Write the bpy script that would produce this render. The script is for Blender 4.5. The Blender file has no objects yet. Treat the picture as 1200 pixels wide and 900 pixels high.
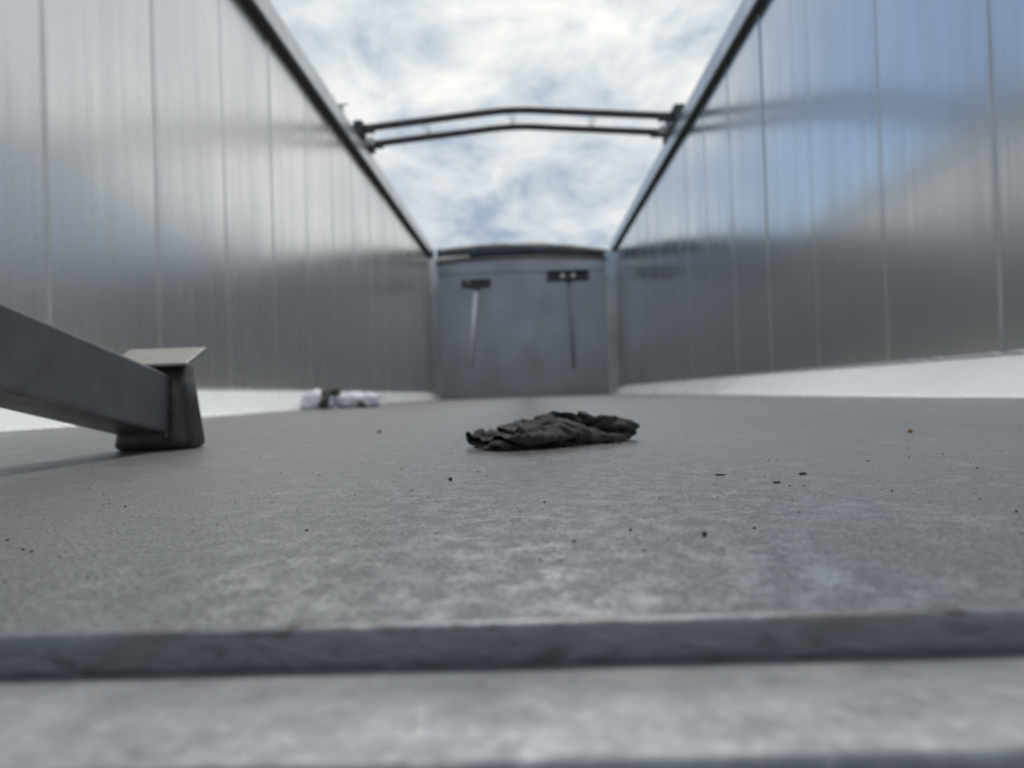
import bpy, bmesh, math, random
from mathutils import Vector, Matrix, noise
R = math.radians
random.seed(7)
scene = bpy.context.scene
col = scene.collection

# ---------------------------------------------------------------- camera
cd = bpy.data.cameras.new('camera'); cam = bpy.data.objects.new('camera', cd); col.objects.link(cam)
cd.sensor_width = 36; cd.lens = 26.0; cd.clip_start = 0.01; cd.clip_end = 3000
cam.matrix_world = (Matrix.Translation((0, 0, 0.046)) @ Matrix.Rotation(R(1.26), 4, 'Z')
                    @ Matrix.Rotation(R(90.75), 4, 'X') @ Matrix.Rotation(R(-1.9), 4, 'Z'))
cd.dof.use_dof = True; cd.dof.focus_distance = 0.34; cd.dof.aperture_fstop = 9.5
scene.camera = cam

# ---------------------------------------------------------------- sky, sun, exposure
SUN_EL, SUN_AZ = R(68), R(3)          # high and ahead of the camera
w = bpy.data.worlds.new('World'); scene.world = w; w.use_nodes = True
nt = w.node_tree; nt.nodes.clear()
def N(t, tree=None, **kw):
    n = (tree or nt).nodes.new(t)
    for k, v in kw.items(): setattr(n, k, v)
    return n
def L(a, b, tree=None): (tree or nt).links.new(a, b)
out = N('ShaderNodeOutputWorld'); bg = N('ShaderNodeBackground'); bg.inputs['Strength'].default_value = 0.115
sky = N('ShaderNodeTexSky', sky_type='NISHITA', sun_disc=False, sun_elevation=SUN_EL, sun_rotation=SUN_AZ)
tc = N('ShaderNodeTexCoord'); sx = N('ShaderNodeSeparateXYZ'); L(tc.outputs['Generated'], sx.inputs[0])
def M(op, a, b=None, tree=None, clamp=False):
    n = N('ShaderNodeMath', tree, operation=op); n.use_clamp = clamp
    for i, v in enumerate((a, b)):
        if v is None: continue
        if isinstance(v, (int, float)): n.inputs[i].default_value = v
        else: L(v, n.inputs[i], tree)
    return n.outputs[0]
zz = M('ADD', M('MAXIMUM', sx.outputs[2], 0.0), 0.34)
cx = N('ShaderNodeCombineXYZ'); L(M('DIVIDE', sx.outputs[0], zz), cx.inputs[0]); L(M('DIVIDE', sx.outputs[1], zz), cx.inputs[1])
def noise_n(vec, scale, detail, rough, tree=None, dist=0.0):
    n = N('ShaderNodeTexNoise', tree); n.inputs['Scale'].default_value = scale; n.inputs['Detail'].default_value = detail
    n.inputs['Roughness'].default_value = rough; n.inputs['Distortion'].default_value = dist
    if vec is not None: L(vec, n.inputs['Vector'], tree)
    return n.outputs['Fac']
def ramp(fac, stops, tree=None):
    n = N('ShaderNodeValToRGB', tree); L(fac, n.inputs[0], tree); e = n.color_ramp.elements
    while len(e) < len(stops): e.new(0.5)
    for el, (p, c) in zip(e, stops):
        el.position = p; el.color = (c, c, c, 1) if isinstance(c, (int, float)) else (*c, 1)
    return n.outputs[0]
mpo = N('ShaderNodeMapping'); L(cx.outputs[0], mpo.inputs[0]); mpo.inputs['Location'].default_value = (7.3, 2.9, 0)
cover = noise_n(mpo.outputs[0], 1.6, 9, 0.55, dist=0.3)
shade = noise_n(mpo.outputs[0], 4.6, 9, 0.64, dist=0.35)
# the cloud sheet thins out towards the left of the trailer, where blue shows
thin = ramp(M('MULTIPLY', M('DIVIDE', sx.outputs[0], zz), -1.0), [(0.33, 0.0), (0.62, 0.42)])
big_shade = noise_n(mpo.outputs[0], 1.5, 5, 0.55, dist=0.2)
shade = M('ADD', M('MULTIPLY', shade, 0.62), M('MULTIPLY', big_shade, 0.38))
cov = M('ADD', M('SUBTRACT', cover, thin), M('MULTIPLY', M('MAXIMUM', M('DIVIDE', sx.outputs[0], zz), 0.0), 0.35))
mask = ramp(cov, [(0.25, 0.0), (0.40, 1.0)])
cl = ramp(shade, [(0.40, (3.0, 3.7, 4.8)), (0.475, (4.9, 5.5, 6.2)), (0.60, (7.7, 7.8, 7.75))])
# cloud in front of the sun passes more of its light on, a wide soft brightening
dp = N('ShaderNodeVectorMath', operation='DOT_PRODUCT'); L(tc.outputs['Generated'], dp.inputs[0])
dp.inputs[1].default_value = (math.sin(SUN_AZ) * math.cos(SUN_EL), math.cos(SUN_AZ) * math.cos(SUN_EL), math.sin(SUN_EL))
fwd = M('ADD', 0.92, M('MULTIPLY', M('POWER', M('MAXIMUM', dp.outputs['Value'], 0.0), 4.0), 0.40))
vm = N('ShaderNodeVectorMath', operation='SCALE'); L(cl, vm.inputs[0]); L(fwd, vm.inputs['Scale']); cl = vm.outputs[0]
wt = N('ShaderNodeMix', data_type='RGBA', blend_type='MULTIPLY'); L(M('POWER', M('MAXIMUM', dp.outputs['Value'], 0.0), 3.0), wt.inputs[0]); L(cl, wt.inputs[6]); wt.inputs[7].default_value = (1.05, 1.0, 0.90, 1); cl = wt.outputs[2]
mx = N('ShaderNodeMix', data_type='RGBA'); L(mask, mx.inputs[0]); L(sky.outputs[0], mx.inputs[6]); L(cl, mx.inputs[7])
L(mx.outputs[2], bg.inputs[0]); L(bg.outputs[0], out.inputs[0])

sd = bpy.data.lights.new('sun', 'SUN'); sd.energy = 1.8; sd.angle = R(12); sd.color = (1, 0.95, 0.87)
sun = bpy.data.objects.new('sun', sd); col.objects.link(sun)
sdir = Vector((math.sin(SUN_AZ) * math.cos(SUN_EL), math.cos(SUN_AZ) * math.cos(SUN_EL), math.sin(SUN_EL)))
sun.rotation_euler = sdir.to_track_quat('Z', 'Y').to_euler(); sun.location = sdir * 30
vs = scene.view_settings; vs.view_transform = 'Standard'; vs.look = 'None'; vs.exposure = 0.12; vs.gamma = 1; vs.use_curve_mapping = False
scene.render.engine = 'CYCLES'; scene.cycles.use_denoising = True
scene.cycles.max_bounces = 10; scene.cycles.glossy_bounces = 8; scene.cycles.diffuse_bounces = 5

# ---------------------------------------------------------------- materials
def mat(name, base, rough, metal=0.0, spec=0.5):
    m = bpy.data.materials.new(name); m.use_nodes = True; t = m.node_tree; b = t.nodes['Principled BSDF']
    b.inputs['Base Color'].default_value = (*base, 1); b.inputs['Roughness'].default_value = rough
    b.inputs['Metallic'].default_value = metal; b.inputs['Specular IOR Level'].default_value = spec
    return m, t, b
def pos(t, scale=(1, 1, 1), rot=(0, 0, 0), obj=False):
    g = N('ShaderNodeTexCoord', t) if obj else N('ShaderNodeNewGeometry', t)
    mp = N('ShaderNodeMapping', t); L(g.outputs['Object' if obj else 'Position'], mp.inputs[0], t)
    mp.inputs['Scale'].default_value = scale; mp.inputs['Rotation'].default_value = rot
    return mp.outputs[0]
def mixc(t, fac, a, b, blend='MIX'):
    n = N('ShaderNodeMix', t, data_type='RGBA', blend_type=blend)
    if isinstance(fac, (int, float)): n.inputs[0].default_value = fac
    else: L(fac, n.inputs[0], t)
    for i, v in ((6, a), (7, b)):
        if isinstance(v, tuple): n.inputs[i].default_value = (*v, 1)
        else: L(v, n.inputs[i], t)
    return n.outputs[2]
def bump(t, b, h, strength, dist, prev=None):
    n = N('ShaderNodeBump', t); n.inputs['Strength'].default_value = strength; n.inputs['Distance'].default_value = dist
    L(h, n.inputs['Height'], t)
    if prev is not None: L(prev, n.inputs['Normal'], t)
    L(n.outputs[0], b.inputs['Normal'], t); return n.outputs[0]

def aluminium(name, lo, hi, r0, r1, seam=None):
    """sheet aluminium, worn by sliding loads: vertical streaks of dull and bright metal, grime along the weld seams"""
    m, t, b = mat(name, (0.6, 0.6, 0.6), 0.25, 0.88)
    st = noise_n(pos(t, (17, 17, 0.45)), 1.0, 7, 0.66, t)
    fine = noise_n(pos(t, (120, 120, 1.6)), 1.0, 3, 0.6, t)
    blot = noise_n(pos(t, (1.4, 1.4, 1.1)), 1.0, 6, 0.62, t)
    mm = M('ADD', M('MULTIPLY', st, 0.40, t), M('ADD', M('MULTIPLY', fine, 0.2, t), M('MULTIPLY', blot, 0.40, t), t), t)
    c = ramp(mm, [(0.38, lo), (0.60, hi)], t)
    rust = ramp(noise_n(pos(t, (26, 26, 0.9)), 1.0, 4, 0.6, t), [(0.58, 0.0), (0.74, 1.0)], t)
    c = mixc(t, M('MULTIPLY', rust, 0.16, t), c, tuple(0.6 * v for v in lo))
    ro = ramp(mm, [(0.38, r1), (0.60, r0)], t)
    if seam is not None:
        sp = N('ShaderNodeSeparateXYZ', t); L(pos(t), sp.inputs[0], t)
        fr = M('FRACT', M('ADD', M('DIVIDE', M('SUBTRACT', sp.outputs[1], seam, t), 0.556, t), 20.5, t), None, t)
        dist = M('ABSOLUTE', M('SUBTRACT', fr, 0.5, t), None, t)
        wob = M('MULTIPLY', noise_n(pos(t, (3, 3, 2.2)), 1.0, 4, 0.6, t), 0.06, t)
        band = ramp(M('SUBTRACT', dist, M('SUBTRACT', wob, 0.02, t), t), [(0.0, 1.0), (0.035, 0.0)], t)
        c = mixc(t, M('MULTIPLY', band, 0.22, t), c, tuple(0.42 * v for v in lo))
        ro = M('ADD', ro, M('MULTIPLY', band, 0.10, t), t)
    sc1 = noise_n(pos(t, (1, 0.9, 130), (R(7), 0, 0)), 1.0, 4, 0.7, t, 0.2)
    sc2 = noise_n(pos(t, (1, 60, 2.2), (R(-11), 0, 0)), 1.0, 4, 0.7, t, 0.2)
    scm = M('MULTIPLY', ramp(M('MAXIMUM', sc1, sc2, t), [(0.64, 0.0), (0.70, 1.0)], t), ramp(blot, [(0.46, 0.0), (0.6, 0.5)], t), t)
    c = mixc(t, scm, c, tuple(0.72 * v for v in lo)); ro = M('ADD', ro, M('MULTIPLY', scm, 0.16, t), t)
    L(c, b.inputs['Base Color'], t); L(ro, b.inputs['Roughness'], t)
    n1 = bump(t, b, noise_n(pos(t, (2.2, 2.2, 1.2)), 1.0, 2, 0.5, t), 0.35, 0.006)
    bump(t, b, M('ADD', M('MULTIPLY', st, 0.5, t), M('MULTIPLY', fine, 0.6, t), t), 0.06, 0.0003, n1)
    return m
ALU_W = {'l': aluminium('aluminium_wall_sheet_lit', (0.76, 0.75, 0.725), (0.91, 0.885, 0.835), 0.22, 0.33, 1.83),  # paler warm left, darker right: the walls' differing light put into colour
         'r': aluminium('aluminium_wall_sheet_shaded', (0.64, 0.635, 0.625), (0.80, 0.79, 0.775), 0.15, 0.26, 1.794)}
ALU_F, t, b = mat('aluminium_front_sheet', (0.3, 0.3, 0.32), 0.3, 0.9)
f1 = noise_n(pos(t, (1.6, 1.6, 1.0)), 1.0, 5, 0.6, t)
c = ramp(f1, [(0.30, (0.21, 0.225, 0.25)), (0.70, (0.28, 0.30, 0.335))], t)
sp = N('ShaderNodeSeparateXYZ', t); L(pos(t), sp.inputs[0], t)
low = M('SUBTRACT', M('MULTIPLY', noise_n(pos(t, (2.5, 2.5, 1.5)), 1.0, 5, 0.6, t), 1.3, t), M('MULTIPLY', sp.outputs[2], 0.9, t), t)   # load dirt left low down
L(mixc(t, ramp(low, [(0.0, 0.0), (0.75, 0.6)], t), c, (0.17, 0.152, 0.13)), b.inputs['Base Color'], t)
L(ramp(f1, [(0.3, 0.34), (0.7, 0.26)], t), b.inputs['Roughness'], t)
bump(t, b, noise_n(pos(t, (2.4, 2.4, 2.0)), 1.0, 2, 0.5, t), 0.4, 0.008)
ALU_R = aluminium('aluminium_rail', (0.52, 0.52, 0.52), (0.66, 0.66, 0.65), 0.3, 0.45)

ALU_C, t, b = mat('pale_fillet_sheet', (0.82, 0.82, 0.82), 0.3, 0.35)
n_ = noise_n(pos(t, (6, 3, 6)), 1.0, 6, 0.6, t)
L(ramp(n_, [(0.26, (0.84, 0.84, 0.835)), (0.52, (0.94, 0.94, 0.93))], t), b.inputs['Base Color'], t)
L(ramp(n_, [(0.35, 0.36), (0.65, 0.24)], t), b.inputs['Roughness'], t)
bump(t, b, noise_n(pos(t, (40, 40, 40)), 1.0, 4, 0.6, t), 0.2, 0.002)

WELD, t, b = mat('weld_bead_metal', (0.62, 0.62, 0.61), 0.35, 1.0)
bump(t, b, noise_n(pos(t, (260, 260, 260)), 1.0, 3, 0.6, t), 0.5, 0.002)

# floor: dull, worn, dusty aluminium plate with a gritty grain and scuffed bright spots, thickest in a painted mid-floor sheen
FLOOR, t, b = mat('worn_floor_plate', (0.2, 0.2, 0.2), 0.5, 0.7)
big = noise_n(pos(t, (3.0, 1.6, 1)), 1.0, 6, 0.6, t)
mid = noise_n(pos(t, (24, 17, 1)), 1.0, 9, 0.72, t, 0.15)
spot = noise_n(pos(t, (95, 74, 1), (0, 0, 0.3)), 1.0, 9, 0.74, t, 0.15)
grain = noise_n(pos(t, (620, 480, 500)), 1.0, 4, 0.80, t)
grain2 = noise_n(pos(t, (1500, 1100, 900)), 1.0, 2, 0.6, t)
scr = noise_n(pos(t, (9, 520, 1), (0, 0, R(24))), 1.0, 4, 0.65, t)
scr2 = noise_n(pos(t, (11, 460, 1), (0, 0, R(-61))), 1.0, 4, 0.65, t)
dull = ramp(mid, [(0.40, 1.0), (0.54, 0.0)], t)
sp = N('ShaderNodeSeparateXYZ', t); L(pos(t), sp.inputs[0], t)
# sky sheen painted down the middle: spots turn paler, metal smoother
sheen_path = M('ADD', M('ABSOLUTE', M('SUBTRACT', sp.outputs[0], 0.005, t), None, t), M('MULTIPLY', M('SUBTRACT', mid, 0.5, t), 0.22, t), t)
sheen_path = ramp(sheen_path, [(0.0, 1.0), (0.06, 0.60), (0.17, 0.0)], t)
polish_sheen = M('MULTIPLY', ramp(spot, [(0.44, 0.0), (0.62, 1.0)], t), M('ADD', M('MULTIPLY', ramp(mid, [(0.50, 0.0), (0.62, 1.0)], t), 0.32, t), M('MULTIPLY', M('MULTIPLY', sheen_path, ramp(mid, [(0.36, 0.0), (0.54, 1.0)], t), t), 0.75, t), t, True), t)
c = ramp(big, [(0.3, (0.195, 0.198, 0.204)), (0.7, (0.245, 0.249, 0.256))], t)
c = mixc(t, M('MULTIPLY', dull, 0.32, t), c, (0.16, 0.162, 0.165))
c = mixc(t, M('MULTIPLY', polish_sheen, 0.95, t), c, (0.88, 0.88, 0.87))
c = mixc(t, M('MULTIPLY', ramp(grain, [(0.40, 1.0), (0.48, 0.0)], t), 0.8, t), c, (0.065, 0.065, 0.066))
c = mixc(t, M('MULTIPLY', ramp(grain, [(0.54, 0.0), (0.63, 1.0)], t), 0.65, t), c, (0.50, 0.50, 0.50))
c = mixc(t, M('MULTIPLY', ramp(M('MAXIMUM', scr, scr2, t), [(0.64, 0.0), (0.74, 1.0)], t), 0.45, t), c, (0.55, 0.55, 0.55))
L(c, b.inputs['Base Color'], t)
L(M('SUBTRACT', M('ADD', 0.35, M('MULTIPLY', dull, 0.08, t), t), M('ADD', M('MULTIPLY', polish_sheen, 0.12, t), M('MULTIPLY', sheen_path, 0.13, t), t), t), b.inputs['Roughness'], t)
hh = M('ADD', M('MULTIPLY', grain, 1.0, t), M('MULTIPLY', grain2, 0.4, t), t)
n1 = bump(t, b, hh, 0.22, 0.0006); L(M('SUBTRACT', 0.26, M('MULTIPLY', polish_sheen, 0.22, t), t), n1.node.inputs['Strength'], t)
n2 = bump(t, b, M('ADD', scr, scr2, t), 0.15, 0.0005, n1)
bump(t, b, noise_n(pos(t, (12, 7, 1)), 1.0, 4, 0.6, t), 0.2, 0.003, n2)

EDGE, t, b = mat('chipped_plate_edge', (0.2, 0.2, 0.21), 0.45, 0.5)
e1 = noise_n(pos(t, (60, 60, 160)), 1.0, 6, 0.65, t, 1.2)
e2 = noise_n(pos(t, (22, 22, 60)), 1.0, 4, 0.6, t, 0.6)
c = ramp(e1, [(0.32, (0.06, 0.052, 0.046)), (0.42, (0.145, 0.15, 0.165)), (0.6, (0.18, 0.188, 0.21)), (0.76, (0.27, 0.275, 0.285))], t)
c = mixc(t, ramp(e2, [(0.55, 0.0), (0.7, 0.7)], t), c, (0.115, 0.102, 0.088))
L(c, b.inputs['Base Color'], t)
bump(t, b, e1, 0.6, 0.0015)

SILL, t, b = mat('scuffed_sill_metal', (0.45, 0.45, 0.46), 0.5, 0.5)
s1 = noise_n(pos(t, (230, 190, 30)), 1.0, 8, 0.74, t, 0.2)
s2 = noise_n(pos(t, (60, 80, 30)), 1.0, 8, 0.72, t, 0.2)
c = ramp(s2, [(0.36, (0.20, 0.21, 0.23)), (0.62, (0.32, 0.33, 0.35))], t)
c = mixc(t, ramp(s1, [(0.54, 0.0), (0.70, 0.6)], t), c, (0.52, 0.525, 0.53))
c = mixc(t, ramp(s1, [(0.32, 0.5), (0.40, 0.0)], t), c, (0.14, 0.14, 0.15))
L(c, b.inputs['Base Color'], t); L(ramp(s1, [(0.4, 0.68), (0.62, 0.48)], t), b.inputs['Roughness'], t)
bump(t, b, s1, 0.35, 0.0010)

def plain(name, base, rough, metal=0.0, nscale=60, amp=0.25, bmp=0.15, bdist=0.001, obj=True):
    m, t, b = mat(name, base, rough, metal)
    n = noise_n(pos(t, (nscale,) * 3, obj=obj), 1.0, 6, 0.62, t, 0.3)
    lo = tuple(x * (1 - amp) for x in base); hi = tuple(min(1, x * (1 + amp)) for x in base)
    L(ramp(n, [(0.32, lo), (0.68, hi)], t), b.inputs['Base Color'], t)
    L(ramp(n, [(0.3, min(1, rough + 0.1)), (0.7, max(0.05, rough - 0.08))], t), b.inputs['Roughness'], t)
    bump(t, b, n, bmp, bdist); return m
BEAM = plain('grey_beam_paint', (0.112, 0.116, 0.122), 0.42, 0.2, 35, 0.16)
POST = plain('dark_foot_steel', (0.026, 0.022, 0.018), 0.45, 0.1, 130, 0.30)
CAPM = plain('dusty_cap_plate', (0.25, 0.247, 0.238), 0.5, 0.4, 160, 0.12)
BLACK = plain('black_coated_metal', (0.030, 0.033, 0.040), 0.45, 0.0, 30, 0.3)
BOWM = plain('dark_bow_tube', (0.055, 0.06, 0.068), 0.4, 0.4, 12, 0.2)
WHITEP = plain('white_plastic', (0.72, 0.72, 0.72), 0.4, 0.0, 40, 0.08)
TARP = plain('blue_black_tarpaulin', (0.035, 0.048, 0.062), 0.5, 0.0, 8, 0.25, 0.3, 0.01)
ALUH = plain('pale_handle_paint', (0.74, 0.74, 0.77), 0.45, 0.0, 20, 0.06)
DARKH = plain('dark_handle_wood', (0.33, 0.32, 0.315), 0.6, 0.0, 20, 0.15)
BRIST = plain('black_bristle', (0.018, 0.018, 0.02), 0.8, 0.0, 80, 0.4, 0.5, 0.004)
BUND = plain('pale_blue_grey_cloth', (0.66, 0.69, 0.76), 0.8, 0.0, 40, 0.15, 0.3, 0.003)
STRAP = plain('dark_strap_webbing', (0.06, 0.062, 0.06), 0.8, 0.0, 90, 0.3, 0.4, 0.002)
DIRT = plain('dark_dirt', (0.035, 0.031, 0.028), 0.85, 0.0, 400, 0.5, 0.5, 0.0005)
BROWN = plain('brown_dirt', (0.17, 0.105, 0.05), 0.85, 0.0, 400, 0.4, 0.5, 0.0005)
RUBBER = plain('tyre_rubber', (0.025, 0.025, 0.025), 0.7, 0.0, 20, 0.2)
STEEL = plain('chassis_steel', (0.06, 0.06, 0.065), 0.5, 0.2, 10, 0.2)

# ---------------------------------------------------------------- mesh helpers
def obj(name, bm, m, parent=None, smooth=False, loc=None):
    me = bpy.data.meshes.new(name)
    bmesh.ops.recalc_face_normals(bm, faces=bm.faces); bm.to_mesh(me); bm.free()
    me.materials.append(m)
    if smooth:
        for p in me.polygons: p.use_smooth = True
    o = bpy.data.objects.new(name, me); col.objects.link(o)
    if parent: o.parent = parent
    if loc is not None: o.location = loc
    return o
def share(o, loc=None, parent=None, rot=None):
    c = o.copy(); col.objects.link(c)
    if parent: c.parent = parent
    if loc is not None: c.location = loc
    if rot is not None: c.rotation_euler = rot
    return c
def thing(name, label, cat, loc=(0, 0, 0), rot=(0, 0, 0), group=None):
    o = bpy.data.objects.new(name, None); o.empty_display_size = 0.1; col.objects.link(o)
    o.location = loc; o.rotation_euler = rot; o['label'] = label; o['category'] = cat
    if group: o['group'] = group
    return o
def tag(o, label, cat, group=None, kind=None):
    o['label'] = label; o['category'] = cat
    if group: o['group'] = group
    if kind: o['kind'] = kind
    return o
def B(): return bmesh.new()
def box(bm, lo, hi, bev=0.0, seg=1, mtx=None):
    vs_ = bmesh.ops.create_cube(bm, size=1)['verts']
    for v in vs_: v.co = Vector([lo[i] + (v.co[i] + 0.5) * (hi[i] - lo[i]) for i in range(3)])
    if bev: 
        es = list({e for v in vs_ for e in v.link_edges})
        r = bmesh.ops.bevel(bm, geom=es, offset=bev, segments=seg, affect='EDGES', profile=0.5)
        vs_ = list({v for f in r['faces'] for v in f.verts} | {v for v in vs_ if v.is_valid})
    if mtx is not None:
        for v in vs_: v.co = mtx @ v.co
    return bm
def extrude_profile(bm, pts, y0, y1, axis='y', n=1, jitter=None):
    """closed 2-D profile swept along an axis"""
    rings = []
    for k in range(n + 1):
        y = y0 + (y1 - y0) * k / n; ring = []
        for (a, c) in pts:
            p = (a, y, c) if axis == 'y' else ((y, a, c) if axis == 'x' else (a, c, y))
            ring.append(bm.verts.new(p))
        rings.append(ring)
    m = len(pts)
    for k in range(n):
        for i in range(m):
            bm.faces.new((rings[k][i], rings[k][(i + 1) % m], rings[k + 1][(i + 1) % m], rings[k + 1][i]))
    bm.faces.new(rings[0]); bm.faces.new(rings[-1][::-1])
    return bm
def tube(bm, pts, r, seg=10, cap=True):
    pts = [Vector(p) for p in pts]; rings = []
    for i, p in enumerate(pts):
        a = pts[max(i - 1, 0)]; c = pts[min(i + 1, len(pts) - 1)]; d = (c - a).normalized()
        u = d.cross(Vector((0, 0, 1)) if abs(d.z) < 0.9 else Vector((1, 0, 0))).normalized(); v = d.cross(u)
        rr = r[i] if isinstance(r, (list, tuple)) else r
        rings.append([bm.verts.new(p + (u * math.cos(2 * math.pi * k / seg) + v * math.sin(2 * math.pi * k / seg)) * rr) for k in range(seg)])
    for i in range(len(rings) - 1):
        for k in range(seg):
            bm.faces.new((rings[i][k], rings[i][(k + 1) % seg], rings[i + 1][(k + 1) % seg], rings[i + 1][k]))
    if cap: bm.faces.new(rings[0]); bm.faces.new(rings[-1][::-1])
    return bm

# ---------------------------------------------------------------- the yard outside
GZ = -1.35
bm = B(); bmesh.ops.create_grid(bm, x_segments=1, y_segments=1, size=1500)
YARD = plain('yard_concrete', (0.26, 0.255, 0.245), 0.85, 0.0, 0.6, 0.2, 0.3, 0.02)
g = obj('ground', bm, YARD, loc=(0, 0, GZ)); g['kind'] = 'structure'

# ---------------------------------------------------------------- the trailer body
XL, XR, YB, YF = -1.195, 1.135, 0.108, 9.40      # wall faces, rear end, front wall
FL, FR = -1.10, 1.02                             # edges of the flat floor
ZR, ZT = 1.805, 1.94                             # rail underside and top
trailer = thing('tipping_trailer', 'empty open topped aluminium tipping trailer body seen from its rear floor', 'trailer', (0, 0, 0))

bm = B(); box(bm, (FL - 0.02, 0.1500, -0.030), (FR + 0.02, YF + 0.02, 0.0), 0)
# the top rear arris is worn: finely divided and knocked about
floor = obj('floor', bm, FLOOR, trailer)
# rear edge strip of the floor plate
bm = B(); n = 420
x0, x1 = FL - 0.02, FR + 0.02
rows = []
for i in range(n + 1):
    x = x0 + (x1 - x0) * i / n
    nz = noise.noise(Vector((x * 38, 0, 1.3))); n2 = noise.noise(Vector((x * 140, 5, 0))); n3 = max(0, noise.noise(Vector((x * 22, 9, 3))) - 0.25)
    c = 0.0007 + 0.0005 * abs(nz) + 0.0012 * n3
    col_ = []
    prof = [(0.1502, 0.0005), (0.1479 + 0.0002 * n2, 0.0004), (0.1475, -0.6 * c), (0.1474 + 0.0002 * nz, -0.003 - 0.0003 * n2),
            (0.1474 + 0.0002 * n2, -0.0056), (0.1475 + 0.0002 * nz, -0.0092), (0.1502, -0.012)]
    for (y, z) in prof: col_.append(bm.verts.new((x, y, z)))
    rows.append(col_)
for i in range(n):
    for k in range(len(prof) - 1):
        bm.faces.new((rows[i][k], rows[i + 1][k], rows[i + 1][k + 1], rows[i][k + 1]))
bm.faces.new(rows[0]); bm.faces.new(rows[-1])
obj('floor_edge', bm, EDGE, trailer, True)
# rear sill, one step lower, with a battered lip
bm = B(); rows = []; n = 420
for i in range(n + 1):
    x = x0 + (x1 - x0) * i / n
    a = noise.noise(Vector((x * 30, 2, 7))); b_ = noise.noise(Vector((x * 95, 4, 1)))
    ye = 0.1095 + 0.0006 * a + 0.0006 * b_
    prof = [(0.1496, -0.0080), (0.13, -0.0080 + 0.0002 * a), (ye + 0.0012, -0.0080), (ye + 0.0003, -0.0084 - 0.0002 * b_), (ye, -0.0098), (ye, -0.03), (0.1496, -0.03)]
    rows.append([bm.verts.new((x, y, z)) for (y, z) in prof])
for i in range(n):
    for k in range(len(prof)):
        k2 = (k + 1) % len(prof); bm.faces.new((rows[i][k], rows[i + 1][k], rows[i + 1][k2], rows[i][k2]))
bm.faces.new(rows[0]); bm.faces.new(rows[-1][::-1])
obj('rear_sill', bm, SILL, trailer, True)
bm = B(); box(bm, (x0, 0.082, -0.034), (x1, 0.1082, -0.0125), 0.003, 2)
obj('sill_seal', bm, RUBBER, trailer)

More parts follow.
